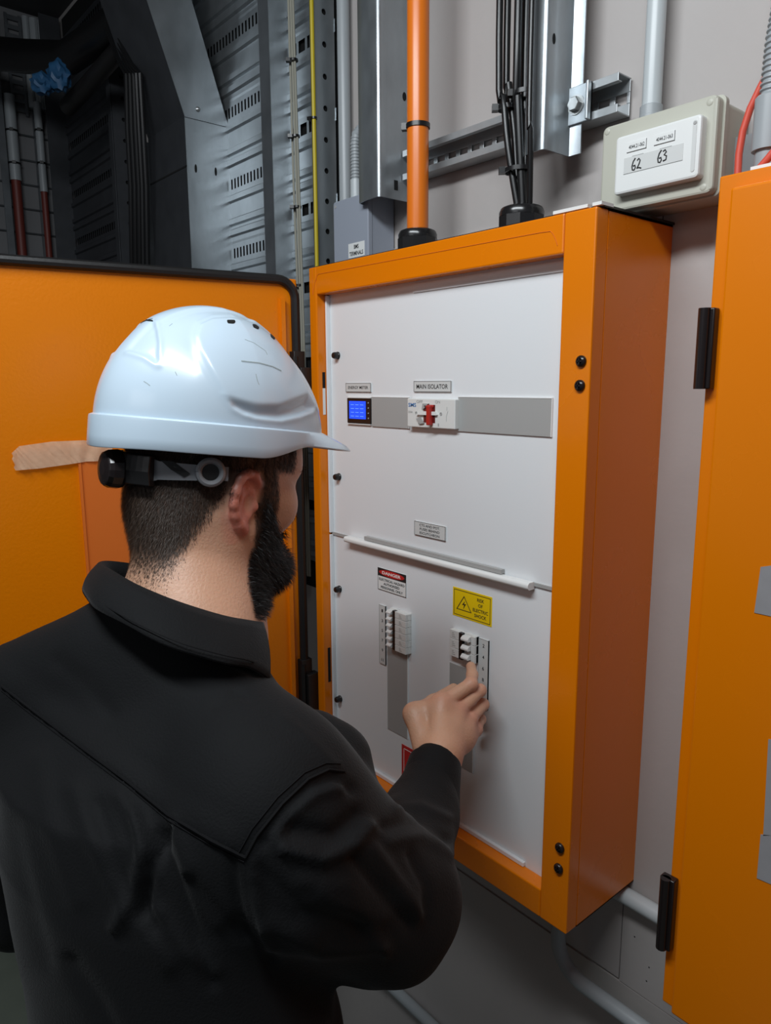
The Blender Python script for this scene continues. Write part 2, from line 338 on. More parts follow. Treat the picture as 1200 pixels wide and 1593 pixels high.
text('lettering', 'ON', ix(.65), iz(.90), yf - .0003, h * .10, w * .10, MT['grey_ink'], iso)
text('lettering', 'I', ix(.67), iz(.12), yf - .0003, h * .10, w * .02, MT['grey_ink'], iso)
mb = MB(); mb.tube([(ix(.83), yf - .0002, iz(.25)), (ix(.83), yf - .0002, iz(.42)), (ix(.86), yf - .0002, iz(.6))], .0003, 4).tube([(ix(.84), yf - .0002, iz(.62)), (ix(.84), yf - .0002, iz(.74))], .0003, 4)
obj('circuit_symbol', mb, MT['grey_ink'], iso)
# signs on the lower escutcheon
o, x0, x1, z0, z1 = plate('danger_sign', 588, 882, 632, 930, 'white_plastic', th=.001)
w = x1 - x0; h = z1 - z0; y = PY - .001
mb = MB(); mb.box(x0, x1, y - .0003, y, z1 - .36 * h, z1); obj('black_band', mb, MT['ink'], o)
mb = MB(); mb.prism([((x0 + x1) / 2 + .45 * w * math.cos(t), z1 - .18 * h + .145 * h * math.sin(t)) for t in np.linspace(0, 6.283, 25)[:-1]], 'y', y - .0006, y - .0003); obj('red_oval', mb, MT['red_sign'], o)
text('lettering', 'DANGER', (x0 + x1) / 2, z1 - .18 * h, y - .0008, .14 * h, .66 * w, MT['white_ink'], o, .03)
text('lettering', 'ELECTRICAL HAZARD\nAUTHORISED\nPERSONNEL ONLY', (x0 + x1) / 2, z0 + .32 * h, y - .0004, .46 * h, .9 * w, MT['ink'], o, .015)
frame_lines('border', x0, x1, z0, z1, y, .0007, 0, 'ink', o)
o, x0, x1, z0, z1 = plate('shock_sticker', 705, 912, 765, 976, 'yellow', th=.0006)
w = x1 - x0; h = z1 - z0; y = PY - .0006
frame_lines('border', x0, x1, z0, z1, y, .0008, .003, 'ink', o)
tri = [(x0 + .1 * w, z0 + .26 * h), (x0 + .50 * w, z0 + .26 * h), (x0 + .30 * w, z0 + .78 * h)]
mb = MB(); T3 = [(p[0], y - .0003, p[1]) for p in tri]; cc = np.mean(T3, 0)
ins = [tuple(np.array(p) * .86 + cc * .14) for p in T3]
mb.add(T3 + ins, [(0, 1, 4, 3), (1, 2, 5, 4), (2, 0, 3, 5)]); obj('warning_triangle', mb, MT['ink'], o)
bx = x0 + .30 * w; bz = z0 + .26 * h; k = .5 * h
mb = MB(); mb.prism([(bx + .02 * w, bz + .68 * k), (bx - .05 * w, bz + .38 * k), (bx + .005 * w, bz + .42 * k), (bx - .015 * w, bz + .12 * k), (bx + .05 * w, bz + .5 * k), (bx + .0 * w, bz + .47 * k)], 'y', y - .0004, y - .0001); obj('lightning_bolt', mb, MT['ink'], o)
text('lettering', 'RISK\nOF\nELECTRIC\nSHOCK', x0 + .72 * w, (z0 + z1) / 2, y - .0003, .66 * h, .38 * w, MT['ink'], o, .015)
o, x0, x1, z0, z1 = plate('red_sign', 625, 1157, 704, 1262, 'red_sign', th=.001)
mb = MB(); w = x1 - x0; h = z1 - z0
frame_lines('border', x0, x1, z0, z1, PY - .001, .0012, .006, 'white_ink', o)
# number strips, breakers, blanking strips
def number_strip(l, t, r, b, nums, z_first, z_last, name='number_strip'):
    o, x0, x1, z0, z1 = plate(name, l, t, r, b, 'label', th=.0022)
    frame_lines('border', x0, x1, z0, z1, PY - .0022, .0006, 0, 'grey_ink', o)
    mb = MB(); mb.box(x1 - .0004, x1 + .0006, PY - .0024, PY, z0, z1); obj('strip_edge', mb, MT['ink'], o)
    for i, nmb in enumerate(nums):
        z = z_first + (z_last - z_first) * i / (len(nums) - 1)
        text('number', nmb, (x0 + x1) / 2 + .0005, z, PY - .0026, .0058, .0036 * len(nmb) ** .7, MT['ink'], o, .01)
number_strip(590, 940, 600, 1035, ['1', '3', '5', '7', '9', '11'], atY(595, 949, PY)[2], atY(595, 1025, PY)[2])
za = atY(751, 1003, PY)[2]; zb = atY(751, 1056, PY)[2]
number_strip(745, 992, 758, 1105, ['2', '4', '6', '8', '10', '12'], za, za + (zb - za) / 3 * 5)
for (l, t, r, b) in [(603, 1005, 634, 1150), (700, 1030, 735, 1203)]:
    o, x0, x1, z0, z1 = plate('blanking_strip', l, t, r, b, 'grey_insert', th=.0015)
    mb = MB(); mb.box(x0 - .0008, x0, PY - .002, PY, z0, z1).box(x1, x1 + .0008, PY - .002, PY, z0, z1); obj('strip_edge', mb, MT['white_plastic'], o)
def breaker_block(l, t, r, b, n, side):
    # n poles stacked; side=-1: toggles at left, +1: toggles at right of the black bar
    x0, x1, z0, z1 = R2(l, t, r, b, PY - .010); w = x1 - x0; h = (z1 - z0) / n
    for i in range(n):
        a0 = z1 - (i + 1) * h; a1 = z1 - i * h
        mb = MB(); mb.box(x0, x1, PY - .006, PY, a0 + .0002, a1 - .0002)
        if side < 0: mb.box(x0 + .42 * w, x1 - .02 * w, PY - .013, PY, a0 + .0003, a1 - .0003)
        else: mb.box(x0, x0 + .38 * w, PY - .010, PY, a0 + .0003, a1 - .0003).box(x0 + .86 * w, x1, PY - .010, PY, a0 + .0003, a1 - .0003)
        o = obj('circuit_breaker', mb, MT['breaker'], board, bevel=.0006)
        mb = MB()
        if side < 0: mb.box(x0 + .28 * w, x0 + .42 * w, PY - .0125, PY, a0 + .0003, a1 - .0003)
        else: mb.box(x0 + .40 * w, x0 + .54 * w, PY - .0115, PY, a0 + .0003, a1 - .0003)
        obj('black_bar', mb, MT['black'], o)
        mb = MB(); u0, u1 = ((.02, .26) if side < 0 else (.56, .84)); zc = (a0 + a1) / 2
        X0 = x0 + u0 * w; X1 = x0 + u1 * w; hh = h * .36
        prof = [(PY - .004, zc + hh), (PY - .013, zc + hh * .9), (PY - .017, zc + hh * .2), (PY - .0165, zc - hh * .4), (PY - .009, zc - hh * .5), (PY - .007, zc - hh), (PY - .004, zc - hh)]
        mb.prism(prof, 'x', X0, X1); obj('toggle', mb, MT['white_plastic'], o, bevel=.0008)
        mb = MB(); u = .62 if side < 0 else .08; yy = PY - (.0131 if side < 0 else .0101)
        for kk in range(3): mb.box(x0 + (u + .02) * w, x0 + (u + .16 - .03 * kk) * w, yy - .0002, yy, a0 + h * (.25 + .2 * kk), a0 + h * (.25 + .2 * kk) + .0008)
        obj('printed_marking', mb, MT['grey_ink'], o)
breaker_block(604, 946, 634, 1019, 6, -1)
breaker_block(700, 978, 738, 1034, 3, 1)

# open door of the board
HN = np.array([-.0226, -.012]); DU = np.array([-.087, -.486]); DU /= np.linalg.norm(DU); DN = np.array([-DU[1], DU[0]])  # DN faces the camera (+x)
if DN[0] < 0: DN = -DN
DW, DT = .60, .985
def dp(u, n, z): q = HN + DU * u + DN * n; return (q[0], q[1], z)
def dbox(mb, u0, u1, n0, n1, z0, z1, mi=0):
    vs = [dp(u, n, z) for u in (u0, u1) for n in (n0, n1) for z in (z0, z1)]
    return mb.add(vs, [(0, 1, 3, 2), (4, 6, 7, 5), (0, 4, 5, 1), (2, 3, 7, 6), (0, 2, 6, 4), (1, 5, 7, 3)], mi)
def door_pt(px, py, n=0.0):   # photo point -> (u, z) on the door plane offset n
    p0 = np.array([HN[0] + DN[0] * n, HN[1] + DN[1] * n]); d = ray(px, py)
    t = ((p0 - CAM[:2]) @ DN) / (d[:2] @ DN); q = CAM + d * t; return float((q[:2] - p0) @ DU), float(q[2])
mb = MB(); dbox(mb, 0, DW, -.018, 0, .003, DT - .003); door = obj('door', mb, MT['orange_door'], board, 'open orange door seen from its inside', bevel=.003)
mb = MB(); g = .010; R_ = .035   # gasket bead with rounded corners
path = []
for cu, cz, a0 in ((R_ + .006, DT - R_ - .006, 90), (R_ + .006, .009 + R_, 180), (DW - R_ - .006, .009 + R_, 270), (DW - R_ - .006, DT - R_ - .006, 0)):
    for kq in range(8):
        t = math.radians(a0 + 90 * kq / 7); path.append(dp(cu + R_ * math.cos(t), .004, cz + R_ * math.sin(t)))
path.append(path[0]); path.append(path[1])
mb.tube(path, .0085, 10, cap=False); obj('door_gasket', mb, MT['rubber'], door)
mb = MB(); dbox(mb, .028, .036, 0, .009, .04, DT - .04); obj('door_return', mb, MT['orange'], door)
u0, z0 = door_pt(128, 925, .004); u1, z1 = door_pt(121, 712, .004)
mb = MB(); dbox(mb, .13, u1, 0, .004, .28, z1); obj('document_pocket', mb, MT['orange_pale'], door, 'paler orange sheet stuck inside the door', bevel=.001)
mb = MB(); dbox(mb, u1 - .004, u1, .004, .007, .28, z1); obj('pocket_edge', mb, MT['orange_pale'], door)
mb = MB(); vs = []; nU = 40; pts_top = [(18, 705), (30, 694), (80, 687), (130, 685), (175, 690)]; pts_bot = [(24, 732), (60, 729), (110, 722), (135, 718), (175, 717)]
for i in range(nU + 1):
    s_ = i / nU * 4; k0 = min(int(s_), 3); fr = s_ - k0
    A = np.array(pts_top[k0]) * (1 - fr) + np.array(pts_top[k0 + 1]) * fr; B = np.array(pts_bot[k0]) * (1 - fr) + np.array(pts_bot[k0 + 1]) * fr
    for j in range(7):
        P_ = A * (1 - j / 6) + B * j / 6; nn = .0075 + .0012 * math.sin(i * .9 + j * .6) + .0008 * math.sin(i * 2.3 - j)
        u, z = door_pt(P_[0] + (1.5 * math.sin(j * 2.1) if i == 0 else 0), P_[1], nn); vs.append(dp(u, nn, z))
mb.add(vs, [(i * 7 + j, i * 7 + j + 1, (i + 1) * 7 + j + 1, (i + 1) * 7 + j) for i in range(nU) for j in range(6)], 0, True)
obj('masking_tape', mb, MT['tape'], door, 'crumpled beige masking tape')
for (za_, zb_) in ((.70, .82), (.11, .21)):
    mb = MB(); mb.box(-.018, -.0005, -.022, .004, za_, zb_).box(-.028, -.010, -.030, -.006, za_ + .015, zb_ + .03)
    mb.tube([(-.013, -.026, za_ - .005), (-.013, -.026, zb_ + .02)], .006, 10); obj('hinge', mb, MT['rubber'], board, bevel=.001)

# ------------------------------------------------------------------ second switchboard, closed
x2 = .764
b2_ = thing('distribution_board', 'closed orange switchboard cut off by the right edge, with silver tape on its door', 'switchboard', (x2 + .31, BD, 0))
mb = MB(); mb.box(x2 + .002, x2 + .616, 0.0, BD - .009, 0, 1.003); obj('enclosure_body', mb, MT['orange'], b2_, bevel=.002)
mb = MB(); mb.box(x2 + .021, x2 + .605, -.014, -.001, .004, .986); dr = obj('door', mb, MT['orange'], b2_, bevel=.003)
for (t, b) in ((480, 605), (1362, 1470)):
    z1 = atY(1100, t, -.005)[2] if t < 700 else atY(1040, t, -.005)[2]; z0 = atY(1093, b, -.005)[2] if t < 700 else atY(1033, b, -.005)[2]
    mb = MB(); mb.box(x2 - .006, x2 + .013, -.012, -.0003, z0, z1).tube([(x2 + .002, -.012, z0), (x2 + .002, -.012, z1)], .0065, 12); obj('hinge', mb, MT['knob'], b2_, bevel=.0015)
for (pts) in ([(1184, 882), (1215, 878), (1215, 962), (1174, 953)], [(1196, 1150), (1230, 1150), (1230, 1300), (1188, 1300)], [(1184, 1298), (1222, 1302), (1222, 1385), (1178, 1366)]):
    q = [atY(px, py, -.0145) for px, py in pts]; mb = MB(); mb.prism([(p[0], p[2]) for p in q], 'y', -.0148, -.0142); obj('tape_patch', mb, MT['duct_tape'], dr, 'silver tape patch')
mb = MB(); q = atY(1190, 258, .03); mb.box(q[0] - .01, q[0] + .09, .02, .045, 1.006, 1.011); obj('white_tag', mb, MT['white_plastic'], b2_)

# ------------------------------------------------------------------ beige box with handwritten numbers
X0, X1, Z0_, Z1_ = .5535, .7105, 1.0135, 1.1235
jb = thing('junction_box', 'beige weatherproof junction box numbered 62 and 63 above the gap between the switchboards', 'junction box', ((X0 + X1) / 2, YW, Z0_))
mb = MB(); mb.rbox(X0 + .002, X1 - .002, .118, YW - .004, Z0_ + .002, Z1_ - .002, .007); obj('base', mb, MT['box'], jb)
mb = MB(); mb.rbox(X0 - .002, X1 + .002, .112, .120, Z0_ - .002, Z1_ + .002, .008); obj('base_rim', mb, MT['box'], jb, bevel=.001)
mb = MB(); mb.rbox(X0, X1 - .001, .098, .112, Z0_, Z1_, .008, inset=.003); obj('lid', mb, MT['box'], jb)
mb = MB(); mb.tube([(X1 - .0045, .099, Z0_ + .004), (X1 - .0045, .099, Z1_ - .004)], .0014, 8); obj('lid_ridge', mb, MT['box'], jb)
for (u, v) in ((.045, .94), (.93, .93), (.92, .07), (.045, .07)):
    mb = MB(); mb.lathe((X0 + (X1 - X0) * u, .0985, Z0_ + (Z1_ - Z0_) * v), (0, -1, 0), [(.0042, 0), (.0042, .0007), (.0034, .0012), (.001, .0012)], 16); obj('lid_screw', mb, MT['box'], jb)
c_ = atY(962, 222, .088); d_ = atY(1085, 275, .088)
cx0 = atY(960, 245, .088)[0]; cx1 = atY(1092, 225, .088)[0]; cz1 = atY(1090, 178, .088)[2]; cz0 = atY(1080, 278, .088)[2]
mb = MB(); mb.rbox(cx0, cx1, .084, .098, cz0, cz1, .005, inset=.003); cov = obj('cover_plate', mb, MT['white_plastic'], jb, 'white cover plate')
wv = cx1 - cx0; hv = cz1 - cz0
def cu(u): return cx0 + wv * u
def cv(v): return cz0 + hv * v
mb = MB(); mb.prism([(cu(.935) + .0026 * math.cos(t), (cv(.88) if math.sin(t) > 0 else cv(.14)) + .0026 * math.sin(t)) for t in np.linspace(0, 6.283, 21)[:-1]], 'y', .0834, .084); obj('grip_groove', mb, MT['label'], jb)
mb = MB(); mb.lathe((cu(.935), .0834, cv(.87)), (0, -1, 0), [(.0022, 0), (.0018, .0006)], 12); obj('cover_screw', mb, MT['grey_insert'], jb)
for (u, s_) in ((.27, '4044.21-062'), (.60, '4044.21-063')):
    mb = MB(); mb.box(cu(u - .12), cu(u + .12), .0834, .084, cv(.68), cv(.85)); l_ = obj('printed_label', mb, MT['white_plastic'], jb)
    text('lettering', s_, cu(u), cv(.765), .0832, hv * .065, wv * .19, MT['ink'], l_, .01)
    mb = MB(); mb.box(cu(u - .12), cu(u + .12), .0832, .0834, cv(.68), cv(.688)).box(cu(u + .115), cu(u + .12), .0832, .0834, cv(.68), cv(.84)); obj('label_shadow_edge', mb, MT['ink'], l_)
mb = MB(); mb.box(cu(.12), cu(.82), .0836, .084, cv(.33), cv(.60)); ws = obj('paper_strip', mb, MT['label'], jb)
mb = MB(); mb.box(cu(.12), cu(.82), .0835, .0837, cv(.325), cv(.332)); mb.box(cu(.22), cu(.36), .0834, .0836, cv(.60), cv(.606)).box(cu(.55), cu(.69), .0834, .0836, cv(.60), cv(.606)); obj('pencil_line', mb, MT['grey_ink'], ws)
def stroke(pts, u, v, sc=1.0):
    mb.tube([(cu(u) + a * .011 * sc, .0833, cv(v) + b * .014 * sc) for a, b in pts], .0008, 6)
six = [(.35, 1.0), (.1, .75), (-.05, .35), (.02, .05), (.25, 0), (.4, .18), (.33, .4), (.1, .35)]
two = [(.6, .75), (.8, .9), (.98, .72), (.85, .4), (.6, .08), (.85, .12), (1.15, .02)]
three = [(.55, .85), (.8, .95), (.95, .75), (.7, .55), (1.0, .42), (.95, .12), (.6, .05)]
mb = MB(); stroke(six, .23, .36); stroke(two, .23, .36); stroke(six, .54, .38); stroke(three, .54, .38); obj('handwriting', mb, MT['ink'], ws, 'handwritten 62 and 63')

# ------------------------------------------------------------------ grey terminals box
A = atY(519, 315, .115); B = atY(614, 380, .115)
gx0 = atY(519, 350, .115)[0]; gx1 = atY(573, 350, .115)[0]; gz1 = atY(572, 298, .115)[2]; gz0 = 1.006
bt = thing('terminal_box', 'blue-grey plastic box on top of the board\'s left end, with a small white label', 'junction box', ((gx0 + gx1) / 2, YW, gz0))
mb = MB(); mb.rbox(gx0 + .001, gx1 - .001, .126, YW - .004, gz0 + .001, gz1 - .001, .005); obj('base', mb, MT['pvc_box'], bt, bevel=.001)
mb = MB(); mb.rbox(gx0, gx1, .115, .1245, gz0, gz1, .006, inset=.002); obj('lid', mb, MT['pvc_box'], bt)
for (u, v) in ((.07, .93), (.92, .95), (.07, .06), (.90, .09)):
    mb = MB(); mb.lathe((gx0 + (gx1 - gx0) * u, .115, gz0 + (gz1 - gz0) * v), (0, -1, 0), [(.003, 0), (.003, .0006), (.0015, .0006)], 10); obj('lid_screw', mb, MT['grey_insert'], bt)
lx0, lx1, lz0, lz1 = R2(542, 380, 567, 397, .114)
mb = MB(); mb.box(lx0, lx1, .1143, .115, lz0, lz1); l_ = obj('printed_label', mb, MT['white_plastic'], bt)
text('lettering', 'BMS\nTERMINALS', (lx0 + lx1) / 2, (lz0 + lz1) / 2, .114, (lz1 - lz0) * .74, (lx1 - lx0) * .86, MT['ink'], l_, .02)

# ------------------------------------------------------------------ glands, conduits, cables
def straight(px_top, py_top, px_bot, py_bot, y, z_bot=None, z_top=2.05):
    a = atY(px_top, py_top, y); b = atY(px_bot, py_bot, y); x = (a[0] + b[0]) / 2
    return x
def gland(px, py, y, r, label):
    q = atY(px, py, y); t = thing('cable_gland', label, 'cable gland', (q[0], y, 1.0035))
    mb = MB(); mb.lathe((q[0], y, 1.0036), (0, 0, 1), [(r * 1.02, 0), (r * 1.02, .008)], 6, smooth=False); obj('lock_nut', mb, MT['gland'], t, bevel=.001)
    mb = MB()
    mb.lathe((q[0], y, 1.0116), (0, 0, 1), [(r, 0), (r, .020)], 10, smooth=False); mb.lathe((q[0], y, 1.0316), (0, 0, 1), [(r * .97, 0), (r * .98, .006), (r * .9, .012), (r * .72, .0145), (r * .6, .0145)], 30)
    obj('dome_nut', mb, MT['gland'], t, bevel=.001); return q[0]
gx = gland(650, 352, .085, .034, 'black cable gland gripping the orange conduit')
ocr = .0182
oc = thing('conduit', 'orange plastic conduit running up from the top of the open switchboard', 'conduit', (gx, .085, 1.046))
mb = MB(); mb.tube([(gx, .085, 1.035), (gx, .085, 2.08)], ocr, 32); obj('pipe', mb, MT['orange_pipe'], oc)
def cable_tie(c, r, head_dir, parent, m='black', w=.003, rx=1.0):
    mb = MB(); n = 20; vs = []
    for k in range(n):
        t = 2 * math.pi * k / n
        for rr, dz in ((r, -w), (r, w), (r + .0018, w), (r + .0018, -w)): vs.append((c[0] + rr * rx * math.cos(t), c[1] + rr * math.sin(t), c[2] + dz))
    mb.add(vs, [(k * 4 + j, ((k + 1) % n) * 4 + j, ((k + 1) % n) * 4 + (j + 1) % 4, k * 4 + (j + 1) % 4) for k in range(n) for j in range(4)], 0, True)
    hd = np.array(head_dir, float); hd /= np.linalg.norm(hd); hc = np.array(c) + hd * (r * rx + .004); tg = np.array([-hd[1], hd[0], 0])
    mb.obox(hc, hd * .0045, tg * .006, np.array([0, 0, w * 1.5])); return obj('cable_tie', mb, MT[m], parent)
zt = atY(650, 197, .085)[2]; cable_tie((gx, .085, zt), ocr + .0004, (-.75, -.65, 0), oc, w=.0035)
g2x = gland(812, 328, .092, .034, 'black cable gland gripping the bundle of black cables')
paths = [([(778, -40), (777, 60), (784, 150), (791, 230), (798, 290)], .0052), ([(790, -40), (789, 60), (792, 130), (800, 200), (803, 250), (806, 290)], .0052),
         ([(806, -40), (806, 60), (806, 150), (812, 290)], .0062), ([(820, -40), (818, 80), (820, 180), (822, 290)], .006), ([(828, -40), (826, 90), (826, 200), (826, 290)], .0042)]
words = ['leftmost black cable of the bundle entering the gland', 'second black cable from the left in the bundle entering the gland', 'thick middle black cable of the bundle entering the gland', 'fourth black cable from the left in the bundle entering the gland', 'thin rightmost black cable of the bundle entering the gland']
for i, (pp, r) in enumerate(paths):
    yy = [.085, .099, .084, .100, .074][i]; P_ = [atY(px, py, yy) for px, py in pp]
    P_[0][2] = 2.08; P_[0][0] = P_[1][0]
    P_[-1][2] = 1.04; P_[-1][0] = g2x + (P_[-1][0] - g2x) * .5; P_[-1][1] = .092
    q = [P_[0]]
    for j in range(len(P_) - 1):
        for t in (.25, .5, .75, 1): 
            p0 = P_[max(j - 1, 0)]; p1 = P_[j]; p2 = P_[j + 1]; p3 = P_[min(j + 2, len(P_) - 1)]
            q.append(.5 * ((2 * p1) + (-p0 + p2) * t + (2 * p0 - 5 * p1 + 4 * p2 - p3) * t * t + (-p0 + 3 * p1 - 3 * p2 + p3) * t ** 3))
    mb = MB(); mb.tube(q, r, 12); tag(obj('power_cable', mb, MT['cable']), words[i], 'cable', 'black cables entering the switchboard top')
for (px, py, r, rx, m, lb) in [(788, 168, .0115, 1.1, 'black', 'black cable tie round the two left cables, beside the slotted strut'), (815, 145, .0135, 1.1, 'cable', 'black cable tie with pale head round the right-hand cables'), (806, 265, .017, 1.15, 'black', 'lowest black cable tie just above the gland of the cable bundle')]:
    c_ = atY(px, py, .094); o = cable_tie(tuple(c_), r, (-.7, -.7, 0), None, m, rx=rx); tag(o, lb, 'cable tie', 'ties on the black cables'); o.name = 'cable_tie'
    if m == 'cable':
        mb = MB(); q = atY(799, 144, .078); mb.box(q[0] - .004, q[0] + .004, .072, .080, q[2] - .006, q[2] + .006); obj('tie_head', mb, MT['label'], o, 'pale tie head')

def corr(path, r, n=18, pitch=.006):   # corrugated pipe
    P_ = [np.array(p, float) for p in path]; L = np.cumsum([0] + [np.linalg.norm(P_[i + 1] - P_[i]) for i in range(len(P_) - 1)])
    N = int(L[-1] / pitch * 4); out = []; rs = []
    for i in range(N + 1):
        s_ = L[-1] * i / N; k = min(np.searchsorted(L, s_, 'right') - 1, len(P_) - 2); f_ = (s_ - L[k]) / (L[k + 1] - L[k])
        out.append(P_[k] * (1 - f_) + P_[k + 1] * f_); rs.append(r * (1, 1.0, .86, .86)[i % 4])
    mb = MB(); mb.tube(out, rs, n); return mb
# grey conduit + corrugated stub left
xa = atY(535, 150, .165)[0]
mb = MB(); mb.tube([(xa, .166, .999), (xa, .166, 2.08)], .0125, 20); tag(obj('conduit', mb, MT['pvc']), 'slim grey conduit running up behind the blue-grey terminal box', 'conduit')
p0 = atY(557, 205, .150); p1 = atY(554, 300, .150)
ct = thing('flexible_conduit', 'short grey corrugated conduit rising from the blue-grey terminal box', 'conduit', tuple(p1))
obj('corrugated_pipe', corr([(p1[0], .150, p1[2] + .022), (p1[0], .150, p0[2] - .02), (p1[0] + .001, .152, p0[2] - .005), (p1[0] + .003, .16, p0[2] + .006), (p1[0] + .004, .176, p0[2] + .010)], .0105), MT['pvc'], ct)
mb = MB(); mb.tube([(p1[0], .150, gz1 - .002), (p1[0], .150, p1[2] + .024)], .0112, 18); obj('adaptor', mb, MT['pvc_pale'], ct)
# conduit into the beige box
xb = atY(1018, 90, .155)[0]
ct = thing('conduit', 'pale grey conduit coming down into the top of the beige junction box', 'conduit', (xb, .155, 1.12))
mb = MB(); mb.tube([(xb, .155, 1.13), (xb, .155, 2.08)], .0125, 24); obj('pipe', mb, MT['pvc_pale'], ct)
mb = MB(); mb.lathe((xb, .155, 1.1225), (0, 0, 1), [(.0148, 0), (.0148, .014), (.0152, .0145), (.0152, .018), (.0148, .0185), (.0148, .030), (.0135, .031)], 28); obj('coupling', mb, MT['pvc'], ct)
# right corrugated conduit with adaptor
xc = atY(1198, 200, .11)[0]; z_ = atY(1190, 155, .11)[2]
ct = thing('flexible_conduit', 'grey corrugated conduit above the closed switchboard at the right edge', 'conduit', (xc, .11, 1.006))
obj('corrugated_pipe', corr([(xc, .11, z_ - .005), (xc + .002, .11, z_ + .06), (xc + .008, .112, z_ + .12), (xc + .012, .12, z_ + .35), (xc + .012, .12, z_ + .9)], .0140), MT['pvc'], ct)
zl = atY(1180, 238, .11)[2]
mb = MB(); mb.lathe((xc, .11, zl), (0, 0, 1), [(.0175, 0), (.0175, z_ - zl), (.0155, z_ - zl + .002)], 26).lathe((xc, .11, 1.006), (0, 0, 1), [(.0135, 0), (.0135, zl - 1.006)], 24); obj('adaptor', mb, MT['pvc'], ct)
mb = MB(); xg = atY(1150, 240, .16)[0]; mb.box(xg - .001, xg + .03, .15, YW - .005, 1.006, 1.085); tag(obj('trunking_piece', mb, MT['pvc']), 'short grey trunking piece behind the red cable above the closed switchboard', 'trunking')
pp = [(1148, 275), (1150, 240), (1156, 205), (1168, 168), (1184, 135), (1198, 108), (1225, 60), (1250, 0)]
mb = MB(); mb.tube([atY(px, py, .125) for px, py in pp], .0042, 12); tag(obj('power_cable', mb, MT['red_cable']), 'red cable arching up from behind the closed switchboard, left of the corrugated conduit', 'cable')
mb = MB(); mb.tube([atY(px, py, .085) for px, py in [(1168, 275), (1182, 262), (1196, 246), (1225, 210), (1260, 180)]], .0042, 12); tag(obj('power_cable', mb, MT['red_cable']), 'red cable crossing below the grey conduit adaptor at the right edge', 'cable')
# conduits below
zc_ = (atY(975, 1392, .168)[2] + atY(1035, 1428, .168)[2]) / 2
mb = MB(); mb.tube([(.40, .166, zc_), (1.3, .166, zc_)], .0135, 22); tag(obj('conduit', mb, MT['pvc_pale']), 'pale grey conduit passing horizontally behind the lower edge of the open switchboard', 'conduit')
e = atY(870, 1465, .136); f_ = atY(960, 1570, .136); rb = .055
zz = f_[2]; P_ = [(e[0] - .002, .136, -.001), (e[0] - .002, .136, zz + rb)] + [(e[0] - .002 + rb - rb * math.cos(t), .136, zz + rb - rb * math.sin(t)) for t in np.linspace(.1, 1.57, 9)] + [(1.3, .136, zz)]
mb = MB(); mb.tube(P_, .0125, 22); tag(obj('conduit', mb, MT['pvc']), 'grey conduit bending from under the open switchboard towards the right', 'conduit')
mb = MB(); mb.tube([(-.5, .166, -.60), (.9, .166, -.60)], .0125, 22); tag(obj('conduit', mb, MT['pvc']), 'lowest grey conduit, along the shaded wall below the man\'s elbow', 'conduit')

# ------------------------------------------------------------------ steelwork above the board
def slotted(mb, x0, x1, y, z0, z1, n, sx, sz, th=.002):     # plate parallel to the wall with a row of n slots
    zc = (z0 + z1) / 2; p = (x1 - x0) / n
    mb.box(x0, x1, y, y + th, z0, zc - sz / 2).box(x0, x1, y, y + th, zc + sz / 2, z1)
    for i in range(n + 1):
        a = x0 if i == 0 else x0 + i * p - (p - sx) / 2; b = x1 if i == n else x0 + i * p + (p - sx) / 2
        mb.box(a, b, y, y + th, zc - sz / 2, zc + sz / 2)
SX0, SX1, SZ0, SZ1 = .095, .541, 1.1575, 1.2085
st = thing('slotted_strut', 'galvanised slotted steel strut fixed horizontally on the wall above the open switchboard', 'strut', ((SX0 + SX1) / 2, YW, SZ0))
mb = MB(); slotted(mb, SX0, SX1, YW - .006, SZ0, SZ1, 16, .0185, .0150)
mb.box(SX0, SX1, .1495, YW - .004, SZ0, SZ0 + .002).box(SX0, SX1, .1495, YW - .004, SZ1 - .002, SZ1)
mb.box(SX0, SX1, .1480, .150, SZ0, SZ0 + .011).box(SX0, SX1, .1480, .150, SZ1 - .011, SZ1)
mb.box(SX0, SX1, .150, .157, SZ0 + .0095, SZ0 + .011).box(SX0, SX1, .150, .157, SZ1 - .011, SZ1 - .0095)
obj('channel', mb, MT['galv_strut'], st, bevel=.0006)
def thick(poly, t):   # open polyline -> closed thin-walled outline
    P_ = [np.array(p, float) for p in poly]; out = []; inn = []
    for i, p in enumerate(P_):
        d = P_[min(i + 1, len(P_) - 1)] - P_[max(i - 1, 0)]; d /= np.linalg.norm(d); nrm = np.array([-d[1], d[0]]); out.append(p + nrm * t / 2); inn.append(p - nrm * t / 2)
    return [tuple(p) for p in out + inn[::-1]]
